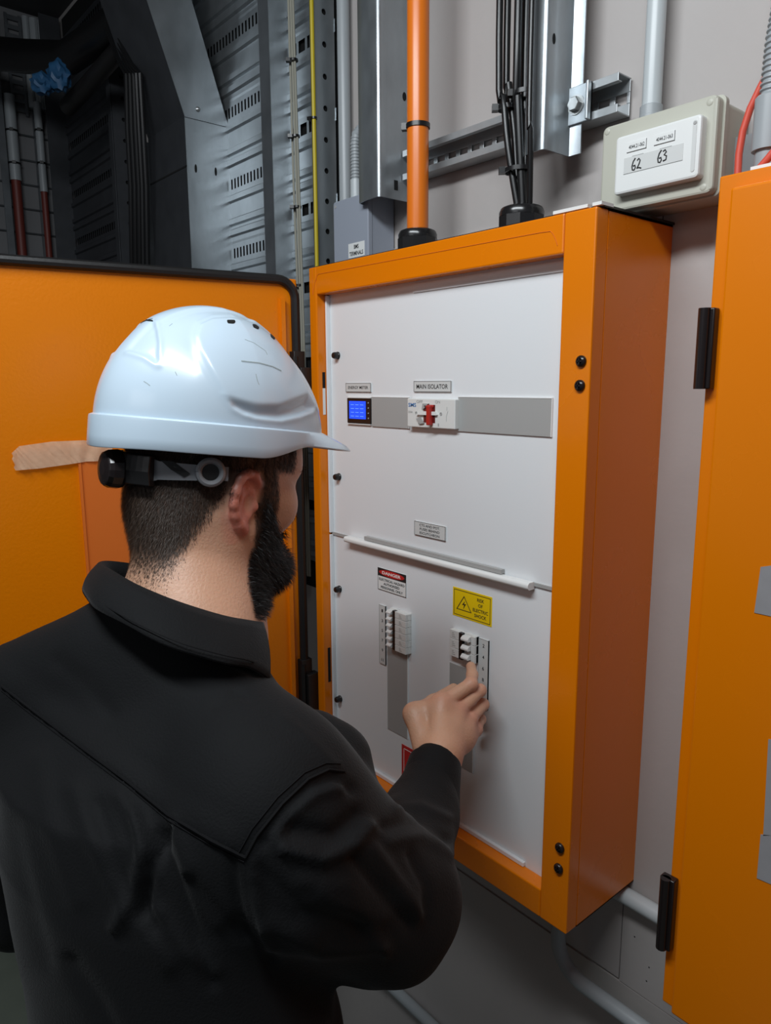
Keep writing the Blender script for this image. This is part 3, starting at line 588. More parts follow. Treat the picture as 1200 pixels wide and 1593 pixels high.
def holed_plate(mb, x, y0, y1, z0, zn, pitch, r, th=.002):  # plate facing +x, round holes at a pitch up its middle
    yc = (y0 + y1) / 2; k = 12
    z = z0
    while z < zn:
        z1 = z + pitch; zc = z + pitch / 2; ring = []; outer = []
        for i in range(k):
            t = 2 * math.pi * (i + .5) / k; c, s_ = math.cos(t), math.sin(t)
            ring.append((yc + r * c, zc + r * s_)); m_ = min((y1 - yc) / max(abs(c), 1e-6), (pitch / 2) / max(abs(s_), 1e-6)); outer.append((yc + m_ * c, zc + m_ * s_))
        vs = [(x, a, b) for a, b in ring] + [(x, a, b) for a, b in outer] + [(x - th, a, b) for a, b in ring]
        fs = [(i, (i + 1) % k, k + (i + 1) % k, k + i) for i in range(k)] + [(i, 2 * k + i, 2 * k + (i + 1) % k, (i + 1) % k) for i in range(k)]
        o = len(vs); vs += [(x, y0, z), (x, y1, z), (x, y1, z1), (x, y0, z1)]
        for (cn, sy, sz) in ((o, -1, -1), (o + 1, 1, -1), (o + 2, 1, 1), (o + 3, -1, 1)):
            best = sorted(range(k), key=lambda i: abs(outer[i][0] - vs[cn][1]) / (y1 - y0) + abs(outer[i][1] - vs[cn][2]) / pitch)[:2]; fs.append((cn, k + best[0], k + best[1]))
        mb.add(vs, fs); z = z1
def upright(name, label, xw, yf, yb, fw, zb, lipx, cat='steel channel'):
    t = thing(name, label, cat, (xw, yb, zb))
    arc = [(xw - .006 * (1 - math.cos(a)), yf + .006 * (1 - math.sin(a))) for a in np.linspace(0, math.pi / 2, 6)]
    prof = [(xw + lipx, yb - .001), (xw + .002, yb - .001), (xw, yb - .003)] + [(xw, yf + .02)] + arc + [(xw - fw * .6, yf + .0015), (xw - fw + .004, yf + .006), (xw - fw, yf + .012), (xw - fw, yf + .022)]
    mb = MB(); mb.prism(thick(prof, .0022), 'z', zb, 2.08, smooth=True); obj('channel', mb, MT['galv'], t, angle=50); return t
eb = atY(862, 240, .12)[2]
tE = upright('steel_upright', 'galvanised rolled steel channel hanging down right of the black cable bundle', .464, .088, .1475, .042, eb, .021)
q = atX(863, 60, .466); mb = MB(); mb.prism([(q[1] + .0032 * math.cos(t), q[2] + .007 * math.sin(t)) for t in np.linspace(0, 6.28, 17)[:-1]], 'x', .4652, .4657); obj('slot_hole', mb, MT['dark'], tE)
db = atY(637, 309, .150)[2]
tD = upright('steel_upright', 'wide galvanised rolled steel channel standing behind the orange conduit', .090, .096, .169, .068, db, .018)
for (px, py, a, b) in ((630, 150, .0045, .0075), (617, 288, .0045, .0085)):
    q = atX(px, py, .0925); mb = MB()
    if a: mb.prism([(q[1] + a * math.cos(t), q[2] + b * math.sin(t)) for t in np.linspace(0, 6.28, 17)[:-1]] if py < 200 else [(q[1] - a, q[2] - b), (q[1] + a, q[2] - b), (q[1] + a, q[2] + b), (q[1] - a, q[2] + b)], 'x', .0912, .0917)
    obj('slot_hole', mb, MT['dark'], tD)
q0 = atY(877, 122, .143); q1 = atY(919, 178, .143); pb = thing('clamp_plate', 'square galvanised clamp plate with a hex bolt, right of the rolled channel', 'clamp plate', ((q0[0] + q1[0]) / 2, .1475, q1[2]))
zt_, zb_ = SZ1 - .001, SZ0 - .001; xa_, xb_ = q0[0] + .001, q1[0]
mb = MB(); mb.box(xa_, xb_, .1415, .1462, zb_, zt_).box(xb_ - .004, xb_, .1345, .1462, zb_, zt_); obj('plate', mb, MT['galv'], pb, bevel=.001)
q = atY(895, 149, .138); zb2 = (zb_ + zt_) / 2
mb = MB(); mb.lathe((q[0], .1415, zb2), (0, -1, 0), [(.0135, 0), (.0135, .0015)], 24); obj('washer', mb, MT['steel'], pb)
mb = MB(); mb.lathe((q[0], .140, zb2), (0, -1, 0), [(.0105, 0), (.0105, .006), (.009, .0075)], 6, smooth=False); obj('bolt_head', mb, MT['steel'], pb, bevel=.0005)

# cable trays left of the board
def tray(label, xl, xr, yf, yb, fl, ph, m='galv', slots=True, group=None, bars=.0155, zlo=.3):
    t = thing('cable_tray', label, 'cable tray', ((xl + xr) / 2, yb, zlo), group)
    mb = MB(); mb.box(xr - .002, xr, yf, yf + .001, zlo, 2.08); holed_plate(mb, xr, yf, yb, zlo, 2.05, .0595, .0058)
    mb.box(xl, xl + .002, yf, yb, zlo, 2.08); obj('side_rail', mb, MT[m], t)
    mb = MB(); mb.box(xr - fl, xr - .0005, yf - .0015, yf, zlo, 2.08).box(xr - fl, xr - fl + .0015, yf, yf + .010, zlo, 2.08); obj('rail_flange', mb, MT['galv_dull' if m == 'galv' else m], t, bevel=.0004)
    mb = MB(); per = .166; z = zlo + ph; x0, x1 = xl + .002, xr - .002
    prof = [(0, 0), (.010, 0), (.014, -.006), (.026, -.006), (.030, 0), (.036, 0), (.040, -.006), (.052, -.006), (.056, 0), (.092, 0), (.096, -.006), (.108, -.006), (.112, 0), (.120, 0)]
    while z < 2.0:
        for (a, da), (b, db_) in zip(prof[:-1], prof[1:]):
            mb.add([(x0, yb + da, z + a), (x1, yb + da, z + a), (x1, yb + db_, z + b), (x0, yb + db_, z + b)], [(0, 1, 2, 3)])
        n = int((x1 - x0) / bars)
        for (za, zb_) in ((.120, .124), (.148, .160)): mb.add([(x0, yb, z + za), (x1, yb, z + za), (x1, yb, z + zb_), (x0, yb, z + zb_)], [(0, 1, 2, 3)])
        for i in range(n + 1):
            a = x0 + (x1 - x0) * i / n; mb.add([(a - .0042, yb, z + .124), (a + .0042, yb, z + .124), (a + .0042, yb, z + .148), (a - .0042, yb, z + .148)], [(0, 1, 2, 3)])
        mb.add([(x0, yb + .0005, z + .160), (x1, yb + .0005, z + .160), (x1, yb, z + .166), (x0, yb, z + .166)], [(0, 1, 2, 3)])
        z += per
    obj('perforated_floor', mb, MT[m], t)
    mb = MB(); mb.box(x0, x1, yb + .009, yb + .0095, zlo, 2.08); obj('slot_shade_sheet', mb, MT['dark'], t)  # added black sheet standing in for the shade seen through the slots
    mb = MB(); mb.box(xr - .006, xr - .0055, yf + .004, yb - .007, zlo, 2.08); obj('hole_shade_strip', mb, MT['dark'], t); return t  # added black strip makes the rail holes read as shaded
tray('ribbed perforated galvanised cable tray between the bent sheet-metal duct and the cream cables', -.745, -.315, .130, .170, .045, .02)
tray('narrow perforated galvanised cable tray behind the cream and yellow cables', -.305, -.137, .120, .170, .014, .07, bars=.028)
tray('dark ribbed cable tray left of the bent sheet-metal duct', -1.78, -1.16, .10, .170, .03, .05, m='galv_shaded', bars=.02)
for i, (px, yy) in enumerate([(455, .124), (458.5, .122), (462, .124)]):
    x = atY(px, 200, yy)[0]; mb = MB(); mb.tube([(x + .010, yy, .35), (x + .008, yy, .9), (x + .003 * math.sin(i), yy, 1.2), (x - .002, yy, 1.5), (x - .006, yy, 2.08)], .0026, 8)
    tag(obj('data_cable', mb, MT['cream_cable']), ['left', 'middle', 'right'][i] + ' cream cable of the three tied together down the cable tray', 'cable', 'cream cables on the tray')
xm = atY(459, 200, .122)[0]
for i, py in enumerate([92, 212, 323, 445]):
    z = atY(459, py, .122)[2]; o = cable_tie((xm, .123, z), .0075, (-.6, -.8, 0), None, w=.0022); o.name = 'cable_tie'
    tag(o, ['topmost', 'second from top', 'third from top', 'lowest'][i] + ' black tie on the three cream cables', 'cable tie', 'ties on the cream cables')
xy = atY(489, 200, .112)[0]; mb = MB(); mb.tube([(xy - .001, .112, .4), (xy, .112, 1.0), (xy, .112, 1.5), (xy - .002, .112, 2.08)], .0042, 10)
tag(obj('earth_cable', mb, MT['yellow_cable']), 'yellow cable running up just left of the blue-grey terminal box', 'cable')
o = cable_tie((xy, .112, atY(488, 184, .112)[2]), .0046, (-.9, -.3, 0), None, w=.002); tag(o, 'black tie on the yellow cable', 'cable tie'); o.name = 'cable_tie'
# bent sheet-metal duct
yd = .055; qa = atY(298, 400, yd); xs = qa[0]; zk = atY(290, 178, yd)[2]; xl_ = atY(241, 400, yd)[0]
dk = thing('sheet_metal_duct', 'galvanised sheet-metal duct bent halfway up, left of the ribbed cable tray', 'duct', ((xs + xl_) / 2, .17, .2))
prof = [(yd, .2), (yd, zk), (yd - .125, zk + .36), (yd - .16, 2.08), (.045, 2.08), (.055, zk + .36), (.172, zk), (.172, .2)]
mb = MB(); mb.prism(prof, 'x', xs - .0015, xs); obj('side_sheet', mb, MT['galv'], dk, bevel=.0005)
mb = MB(); mb.prism(prof, 'x', xl_, xs - .0016); obj('front_sheet', mb, MT['galv_shaded'], dk)  # shade of the front face is put into this darker steel colour
zj = zk - .003; mb = MB(); mb.box(xs, xs + .0006, yd, .172, zj - .0006, zj + .0006); obj('sheet_joint', mb, MT['dark'], dk)
mb = MB(); mb.box(xl_, xs, yd - .001, yd, zk - .115, zk - .111); obj('sheet_joint', mb, MT['dark'], dk)
mb = MB()
for (px, py) in ((305, 262), (336, 267)):
    q = atX(px, py, xs + .001); mb.prism([(q[1] + .003 * math.cos(t), q[2] + .010 * math.sin(t)) for t in np.linspace(0, 6.28, 13)[:-1]], 'x', xs + .0004, xs + .001)
obj('slot_hole', mb, MT['dark'], dk)
q = atX(308, 170, xs + .001); mb = MB(); mb.lathe((xs, q[1], q[2]), (1, 0, 0), [(.006, 0), (.005, .004), (.002, .006)], 12); obj('rivet', mb, MT['steel'], dk)
# dark left corner
ends = [(.0, 0), (.02, .004), (.04, -.003), (.055, .005), (.03, .01)]
for i in range(5):
    o_ = i * 7; P_ = [atY(178 + o_ * .5, 70, -.02), atY(188 + o_ * .6, 100, .0), atY(196 + o_ * .8, 115, .0), atY(198 + o_ * .9, 200, .01), atY(203 + o_ * .9, 290, .02), atY(205 + o_ * .9, 420, .03)]
    P_[0] = P_[0] + [-.05, 0, .06]; mb = MB(); mb.tube(P_, .0062, 8); tag(obj('power_cable', mb, MT['cable']), ['leftmost', 'second from left', 'middle', 'second from right', 'rightmost'][i] + ' thick black cable hanging in the dark bundle left of the sheet-metal duct', 'cable', 'dark cable bundle by the duct')
mb = MB(); P_ = [atD(-60, 78, 2.3), atD(40, 88, 2.2), atD(105, 90, 2.1), atD(160, 52, 1.95), atD(250, -25, 1.75)]
mb.tube(P_, [.048, .046, .044, .042, .04], 14); tag(obj('insulated_pipe', mb, MT['cable']), 'thick black pipe crossing the dark top left corner', 'pipe')
mb = MB(); P_ = [atD(104, 168, 2.12), atD(135, 135, 2.05), atD(205, 55, 1.9), atD(290, -40, 1.75)]
mb.tube(P_, .024, 12); tag(obj('insulated_pipe', mb, MT['rubber']), 'dark pipe rising diagonally towards the sheet-metal duct', 'pipe')
mb = MB(); bm = bmesh.new(); bmesh.ops.create_icosphere(bm, subdivisions=3, radius=1)
for (px, py, rx, rz) in ((92, 118, .036, .048), (66, 130, .036, .034)):
    c_ = atD(px, py, 2.0); vs = []
    for v in bm.verts: n = .82 + .18 * math.sin(v.co.x * 6 + v.co.z * 5) * math.cos(v.co.y * 5 + v.co.z * 3); vs.append(c_ + np.array([v.co.x * rx, v.co.y * rx, v.co.z * rz]) * n)
    mb.add(vs, [tuple(v.index for v in f.verts) for f in bm.faces], 0, True)
bm.free(); tag(obj('plastic_bag', mb, MT['blue_bag']), 'crumpled blue plastic wrap tied to the black pipe in the dark corner', 'plastic wrap')
def wall_pipe(px, py0, pyj, y_, r, lb):
    a = atX(px, pyj, XL + .03); t = thing('conduit', lb, 'conduit', (XL + .03, a[1], .3), 'grey and red conduits on the far left wall'); zt = atX(px, py0, XL + .03)[2]
    mb = MB(); mb.tube([(XL + .03, a[1], a[2] - .02), (XL + .03, a[1], zt)], r, 12); obj('upper_pipe', mb, MT['pvc'], t)
    mb = MB(); mb.tube([(XL + .03, a[1], .3), (XL + .03, a[1], a[2])], r * .85, 12); obj('lower_pipe', mb, MT['red_pipe'], t, 'dull red lower length')
    for py in (205, 255):
        z = atX(px, py, XL + .03)[2]; cable_tie((XL + .03, a[1], z), r + .001, (1, -.3, 0), t, w=.003)
wall_pipe(24, 150, 272, 0, .020, 'left of two grey conduits with red lower lengths on the far left wall')
wall_pipe(68, 162, 290, 0, .014, 'right of two grey conduits with red lower lengths on the far left wall')
ya, yb_ = atX(8, 250, XL)[1], atX(95, 250, XL)[1]
mb = MB()
for k in range(14): mb.tube([(XL + .006, ya - .3, .75 + .085 * k), (XL + .006, yb_ + .03, .75 + .085 * k)], .003, 5)
for k in range(9): y_ = ya - .25 + k * (yb_ + .28 - ya) / 8; mb.tube([(XL + .004, y_, .6), (XL + .004, y_, 1.86)], .003, 5)
tag(obj('wire_basket_tray', mb, MT['galv_dull']), 'wire basket tray behind the conduits on the far left wall', 'cable tray')
for (px, w_, lb) in ((12, .012, 'thin steel upright at the far left edge, beside the conduits'), (103, .028, 'bright steel upright in the far left corner next to the dark tray')):
    y_ = atX(px, 250, XL + .05)[1]; mb = MB(); mb.box(XL + .01, XL + .05, y_ - w_, y_, .3, 2.05).box(XL + .046, XL + .05, y_ - w_ - .012, y_ - w_, .3, 2.05); tag(obj('steel_upright', mb, MT['galv_dull']), lb, 'steel channel')
for i, px in enumerate((207, 214)):
    q = atY(px, 300, .08); mb = MB(); mb.box(q[0] - .006, q[0] + .006, .08, YW - .0045, FL, atY(px, 215, .08)[2]); tag(obj('steel_rail', mb, MT['galv_dull']), ['left', 'right'][i] + ' of two slim steel rails behind the dark cable bundle', 'rail')
for i, (px, w_) in enumerate(((40, .012), (52, .016), (66, .020))):
    q = atX(px, 40, XL + .02); mb = MB(); mb.tube([(XL + .02, q[1], 1.78), (XL + .02, q[1], 2.08)], w_, 10); tag(obj('conduit', mb, MT['pvc']), ['slimmest', 'middle', 'widest'][i] + ' of three grey conduits above the black pipe in the top left corner', 'conduit', 'grey conduits in the top left corner')
q0 = atX(8, 40, XL + .02); q1 = atX(34, 40, XL + .02); mb = MB(); mb.box(XL + .01, XL + .013, q0[1], q0[1] + .01, 1.75, 2.08).box(XL + .01, XL + .013, q1[1] - .01, q1[1], 1.75, 2.08)
for k in range(11): mb.box(XL + .01, XL + .014, q0[1], q1[1], 1.76 + k * .03, 1.775 + k * .03)
tag(obj('cable_ladder', mb, MT['galv_dull']), 'small steel cable ladder in the extreme top left corner', 'cable tray')

# ------------------------------------------------------------------ the man: distance fields turned into smooth meshes
def surface_nets(V, o, h):
    s = V < 0; nx, ny, nz = V.shape
    off = [(i, j, k) for i in (0, 1) for j in (0, 1) for k in (0, 1)]
    c = sum(s[i:nx - 1 + i, j:ny - 1 + j, k:nz - 1 + k].astype(np.int8) for i, j, k in off)
    ijk = np.argwhere((c > 0) & (c < 8)); idx = -np.ones(c.shape, np.int64); idx[tuple(ijk.T)] = np.arange(len(ijk))
    val = np.stack([V[ijk[:, 0] + i, ijk[:, 1] + j, ijk[:, 2] + k] for i, j, k in off], 1)
    acc = np.zeros((len(ijk), 3)); cnt = np.zeros(len(ijk))
    for a in range(8):
        for b in range(a + 1, 8):
            if sum(abs(off[a][q] - off[b][q]) for q in range(3)) != 1: continue
            m = (val[:, a] < 0) != (val[:, b] < 0); t = np.where(m, val[:, a] / np.where(m, val[:, a] - val[:, b], 1), 0)
            pa, pb = np.array(off[a]), np.array(off[b]); acc += m[:, None] * (pa + t[:, None] * (pb - pa)); cnt += m
    verts = np.array(o) + h * (ijk + acc / cnt[:, None]); faces = []
    for ax in range(3):
        u, v = [(1, 2), (2, 0), (0, 1)][ax]
        A = [slice(1, n - 1) for n in V.shape]; A[ax] = slice(0, V.shape[ax] - 1); B = list(A); B[ax] = slice(1, V.shape[ax])
        sa, sb = s[tuple(A)], s[tuple(B)]; e = np.argwhere(sa != sb); st = sa[tuple(e.T)]
        e = e + np.array([0 if q == ax else 1 for q in range(3)]); du = np.eye(3, dtype=int)[u]; dv = np.eye(3, dtype=int)[v]
        q = np.stack([idx[tuple((e - du - dv).T)], idx[tuple((e - dv).T)], idx[tuple(e.T)], idx[tuple((e - du).T)]], 1)
        q[~st] = q[~st][:, ::-1]; faces.append(q)
    return verts, np.concatenate(faces)
class Field:
    def __init__(s, lo, hi, h):
        s.lo = np.array(lo, float); s.h = h; s.n = np.ceil((np.array(hi) - s.lo) / h).astype(int) + 1; s.V = np.full(tuple(s.n), .05, np.float32)
    def add(s, prim, k=.01, sub=False):
        fn, blo, bhi = prim; pad = k + 4 * s.h
        a = np.maximum(((blo - pad - s.lo) / s.h).astype(int), 0); b = np.minimum(((bhi + pad - s.lo) / s.h).astype(int) + 2, s.n)
        if (b <= a).any(): return s
        g = np.stack(np.meshgrid(*[s.lo[i] + s.h * np.arange(a[i], b[i]) for i in range(3)], indexing='ij'), -1)
        d = fn(g); sl = tuple(slice(a[i], b[i]) for i in range(3)); v = s.V[sl]
        if sub: d = -d; hh = np.maximum(k - np.abs(v - d), 0) / k; s.V[sl] = np.maximum(v, d) + hh * hh * k / 4
        else: hh = np.maximum(k - np.abs(v - d), 0) / k; s.V[sl] = np.minimum(v, d) - hh * hh * k / 4
        return s
    def mesh(s): return surface_nets(s.V, s.lo, s.h)
def cone(a, b, ra, rb=None):
    a = np.array(a, float); b = np.array(b, float); rb = ra if rb is None else rb; ab = b - a; L = ab @ ab + 1e-12; R_ = max(ra, rb)
    def fn(P):
        t = np.clip(((P - a) @ ab) / L, 0, 1); return np.linalg.norm(P - a - t[..., None] * ab, axis=-1) - (ra + (rb - ra) * t)
    return fn, np.minimum(a, b) - R_, np.maximum(a, b) + R_
def ell(c, r, ax=np.eye(3)):
    c = np.array(c, float); r = np.array(r, float); R_ = r.max()
    def fn(P):
        q = (P - c) @ np.array(ax).T / r; k0 = np.linalg.norm(q, axis=-1); k1 = np.linalg.norm(q / r, axis=-1) + 1e-9; return k0 * (k0 - 1) / k1
    return fn, c - R_, c + R_
def mesh_obj(name, V, Fq, m, parent=None, smooth=True):
    me = bpy.data.meshes.new(name); off = ROOT[parent.name] if parent else np.array([0, 0, -ZO])
    V = np.asarray(V) - off; Fq = np.asarray(Fq); nf, k = Fq.shape
    me.vertices.add(len(V)); me.vertices.foreach_set('co', V.astype(np.float32).ravel())
    me.loops.add(nf * k); me.loops.foreach_set('vertex_index', Fq.astype(np.int32).ravel())
    me.polygons.add(nf); me.polygons.foreach_set('loop_start', np.arange(0, nf * k, k, dtype=np.int32)); me.polygons.foreach_set('loop_total', np.full(nf, k, np.int32))
    me.polygons.foreach_set('use_smooth', [smooth] * nf); me.update(); me.validate(); me.materials.append(m)
    o = bpy.data.objects.new(name, me); COL.objects.link(o); ROOT[o.name] = off
    if parent: o.parent = parent
    return o
def vnormals(V, Fq):
    n = np.cross(V[Fq[:, 2]] - V[Fq[:, 0]], V[Fq[:, 3]] - V[Fq[:, 1]]) if Fq.shape[1] == 4 else np.cross(V[Fq[:, 1]] - V[Fq[:, 0]], V[Fq[:, 2]] - V[Fq[:, 0]])
    N = np.zeros_like(V)
    for k in range(Fq.shape[1]): np.add.at(N, Fq[:, k], n)
    return N / (np.linalg.norm(N, axis=1, keepdims=True) + 1e-12)
def sm(x): x = np.clip(x, 0, 1); return x * x * (3 - 2 * x)

rh = np.array([M[0][0], M[0][1], 0]); rh /= np.linalg.norm(rh); Fh = np.array([M[2][0], M[2][1], 0]); Fh /= np.linalg.norm(Fh); UP = np.array([0, 0, 1.0])
al = math.radians(41); pt = math.radians(6)
hd = rh * math.cos(al) + Fh * math.sin(al); hside = rh * math.sin(al) - Fh * math.cos(al)      # side = his right, towards the camera
hf = hd * math.cos(pt) - UP * math.sin(pt); hu = UP * math.cos(pt) + hd * math.sin(pt)
HO = atD(331, 771, .87); HA = np.stack([hf, hside, hu])
def H(f, s, u): return HO + f * hf + s * hside + u * hu
tb = math.radians(48); bf = rh * math.cos(tb) + Fh * math.sin(tb); br = rh * math.sin(tb) - Fh * math.cos(tb)   # torso forward / right
foot0 = atD(277, 1560, .80)
man = thing('person', 'man in a black work shirt with a dark beard, reaching for a breaker', 'person', (foot0[0], foot0[1], -ZO))

SR = atD(438, 1262, .68); SL = atD(15, 1130, .90); EL = atD(600, 1398, .78); WR = atD(676, 1192, .995); C7 = atD(268, 990, .82)
# head, neck and upper chest
Fd = Field(HO - [.26, .26, .33], HO + [.24, .24, .19], .0026)
Fd.add(ell(H(-.004, 0, .055), (.099, .077, .100), HA), .02)
Fd.add(ell(H(.040, 0, .0), (.052, .060, .088), HA), .03)
Fd.add(ell(H(-.02, 0, -.01), (.078, .064, .06), HA), .03)
for sg in (-1, 1):
    Fd.add(cone(H(.012, sg * .050, -.035), H(.070, sg * .022, -.088), .020, .018), .02)
    Fd.add(ell(H(.062, sg * .044, -.008), (.026, .022, .028), HA), .02)
    Fd.add(cone(H(.030, sg * .062, .01), H(.058, sg * .052, .004), .010, .010), .02)
Fd.add(ell(H(.080, 0, -.088), (.026, .034, .026), HA), .02); Fd.add(ell(H(.045, 0, -.085), (.045, .046, .022), HA), .02)
Fd.add(cone(H(.082, -.030, .036), H(.082, .030, .036), .015), .02)
Fd.add(ell(H(.070, 0, .07), (.030, .055, .045), HA), .03)
for sg in (-1, 1): Fd.add(ell(H(.101, sg * .032, .016), (.012, .018, .010), HA), .012, True)
Fd.add(cone(H(.092, 0, .026), H(.108, 0, -.014), .0075, .0095), .010)
for sg in (-1, 1): Fd.add(ell(H(.101, sg * .011, -.018), (.010, .007, .007), HA), .006)
Fd.add(ell(H(.089, 0, -.040), (.009, .024, .0055), HA), .006); Fd.add(ell(H(.088, 0, -.051), (.009, .021, .0065), HA), .006)
Fd.add(cone(H(-.032, 0, -.02), C7 + bf * .02, .060, .064), .03)
Fd.add(cone(H(.012, 0, -.07), C7 + bf * .06 - UP * .03, .048, .055), .03)
for sg in (-1, 1): Fd.add(cone(H(-.02, sg * .055, -.02), C7 + bf * .07 + br * .03 * sg - UP * .02, .016, .014), .02)
Fd.add(cone(C7 + bf * .02, SR, .062, .04), .05); Fd.add(cone(C7 + bf * .02, SL, .062, .04), .05)
Ae = lambda f, s, u: (f, s, u)
ear = [(.014, .070, .008, .003), (.016, .075, .022, .0036), (.008, .080, .031, .0042), (-.004, .084, .034, .0044), (-.014, .087, .028, .0046), (-.020, .088, .014, .0046), (-.021, .087, .000, .0044), (-.016, .084, -.013, .0044), (-.008, .080, -.024, .0052), (-.001, .076, -.030, .0064)]
for sg in (-1, 1):
    Fd.add(ell(H(-.004, sg * .074, .002), (.017, .009, .028), HA), .006)
    for p, q in zip(ear[:-1], ear[1:]): Fd.add(cone(H(p[0], sg * p[1], p[2]), H(q[0], sg * q[1], q[2]), p[3], q[3]), .0065)
    Fd.add(ell(H(.003, sg * .084, -.001), (.009, .008, .015), HA), .004, True)
    Fd.add(ell(H(.000, sg * .087, .017), (.009, .005, .009), HA), .004, True)
    Fd.add(cone(H(-.012, sg * .081, -.010), H(-.010, sg * .082, .016), .0028, .0028), .004)
    Fd.add(ell(H(.013, sg * .075, -.004), (.004, .005, .006), HA), .003)
HV, HF = Fd.mesh()
# right hand and forearm
D = atD
w0 = D(655, 1262, .95); w1 = D(681, 1182, 1.003)
m1, m2, m3, m4 = D(688, 1094, 1.055), D(713, 1106, 1.062), D(731, 1119, 1.072), D(740, 1135, 1.084)
FH = Field(np.min([w0, w1, m1, m4], 0) - .09, np.max([w0, w1, m1, m4], 0) + .09, .0015)
FH.add(cone(w0, w1, .032, .0245), .02); FH.add(cone(w0 + br * .004, D(694, 1186, 1.02), .028, .021), .02)
for q, r0, r1 in ((m1, .020, .0125), (m2, .020, .0125), (m3, .019, .0115), (m4, .018, .0105)): FH.add(cone(w1 * .8 + q * .2, q, r0, r1), .014)
FH.add(cone(D(700, 1130, 1.075), D(715, 1150, 1.06), .018, .018), .02)
t1, t2, t3, t4 = D(664, 1162, 1.025), D(643, 1110, 1.058), D(674, 1092, 1.098), D(706, 1072, 1.124)
for a_, b_, r0, r1 in ((t1, t2, .020, .0128), (t2, t3, .0125, .0100), (t3, t4, .0100, .0088)): FH.add(cone(a_, b_, r0, r1), .008)
FH.add(cone(D(648, 1111, 1.060), m1, .012, .012), .016); FH.add(cone(D(655, 1125, 1.06), D(700, 1110, 1.06), .014, .015), .014)
fing = [((m1, .0108), (D(733, 1064, 1.076), .0094), (D(735, 1050, 1.100), .0086), (D(733, 1037, 1.122), .0076)),
        ((m2, .0106), (D(747, 1074, 1.088), .0089), (D(748, 1074, 1.118), .0078), (D(740, 1078, 1.136), .0070)),
        ((m3, .0100), (D(752, 1096, 1.102), .0083), (D(750, 1099, 1.128), .0075), (D(742, 1104, 1.143), .0068)),
        ((m4, .0092), (D(748, 1119, 1.113), .0074), (D(744, 1123, 1.134), .0066), (D(737, 1128, 1.146), .0060))]
for fg in fing:
    G = Field(FH.lo, FH.lo + FH.h * (FH.n - 1), FH.h)
    for (a_, ra), (b_, rb) in zip(fg[:-1], fg[1:]): G.add(cone(a_, b_, ra, rb), .004)
    G.add(ell(fg[1][0], (fg[1][1] * 1.06,) * 3), .003); G.add(ell(fg[0][0], (fg[0][1] * 1.05,) * 3), .004)
    n_ = tuple(min(a, b) for a, b in zip(G.V.shape, FH.V.shape)); sl = tuple(slice(0, n) for n in n_)
    k = .0035; v, d = FH.V[sl], G.V[sl]; hh = np.maximum(k - np.abs(v - d), 0) / k; FH.V[sl] = np.minimum(v, d) - hh * hh * k / 4
FH.add(cone(w1 + .6 * (m1 - w1), m1, .006, .009), .006)
AV, AF = FH.mesh()
# hidden body under the clothes, down to the feet, and the left hand
LE = SL - UP * .27 + bf * .02 - br * .06; LW = LE + bf * .19 + br * .03 - UP * .13
FB = Field([foot0[0] - .42, foot0[1] - .42, -.94], [foot0[0] + .42, foot0[1] + .42, C7[2] + .02], .009)
hipc = atD(277, 1560, .80) + bf * .01; hipc[2] = -.02
chest = (SR + SL) / 2 - UP * .10 + bf * .03
for a_, b_, r0, r1 in ((C7, chest, .07, .11), (chest + br * .06, hipc + br * .05, .11, .10), (chest - br * .06, hipc - br * .05, .11, .10), (SR, EL, .045, .036), (EL, w0, .036, .030), (SL, LE, .045, .036), (LE, LW, .036, .026)): FB.add(cone(a_, b_, r0 * .85, r1 * .85), .03)
feet = []
for sg in (-1, 1):
    hp = hipc + br * .095 * sg - UP * .02; kn = hp + bf * (.05 if sg < 0 else .03) - UP * .43 + br * .02 * sg; an = kn - UP * .41 - bf * .03; feet.append((hp, kn, an))
    FB.add(cone(hp, kn, .075, .052), .03); FB.add(cone(kn, an, .050, .035), .03)
BV, BF_ = FB.mesh()
def frame(o, x, y): x = x / np.linalg.norm(x); y = y - x * (x @ y); y /= np.linalg.norm(y); return np.stack([x, y, np.cross(x, y)]), o
Ra, oa = frame(w1, (m2 - w1), (m1 - m4)); selh = ((AV - w1) @ Ra[0]) > -.02
Lx = (LW - LE); La, ol = frame(LW, Lx, -bf * .3 + UP * .7 - br * .2)
loc = (AV - oa) @ Ra.T; loc[:, 2] *= -1; LV = ol + loc @ La; LF = AF[:, ::-1]
kf = (((AV - w1) @ Ra[0]) > -.035)[LF].all(1)
V_ = np.concatenate([HV, AV, BV, LV]); F_ = np.concatenate([HF, AF + len(HV), BF_ + len(HV) + len(AV), LF[kf] + len(HV) + len(AV) + len(BV)])
body = mesh_obj('body', V_, F_, MT['skin'], man)
q = (V_ - HO) @ HA.T; f_, s_, u_ = q[:, 0], np.abs(q[:, 1]), q[:, 2]
def hairmask(f_, s_, u_):
    back = sm((-.004 - (.03 - u_) * .62 - f_) / .022) * sm((u_ + .104) / .06)
    top = sm((u_ - .030) / .012) * sm((.072 - f_ + s_ * .15) / .012)
    side = sm((f_ - .014) / .008) * sm((.050 - f_) / .008) * sm((u_ + .05) / .01) * sm((s_ - .03) / .01)
    return np.maximum(np.maximum(back, top), side * .92)
def beardmask(f_, s_, u_):
    rear = .022 - np.clip(-.03 - u_, 0, .06) * .34
    b = sm((f_ - rear) / .010) * sm((-.012 - (f_ - .045) * 1.35 - u_) / .010)
    tache = sm((f_ - .085) / .006) * sm((-.020 - u_) / .004) * (s_ < .036)
    lips = (f_ > .092) & (s_ < .024) & (u_ < -.035) & (u_ > -.058)
    return np.where(lips, 0, np.maximum(b, tache)) * sm((u_ + .135) / .012)
hm, bm_ = hairmask(f_, s_, u_), beardmask(f_, s_, u_)
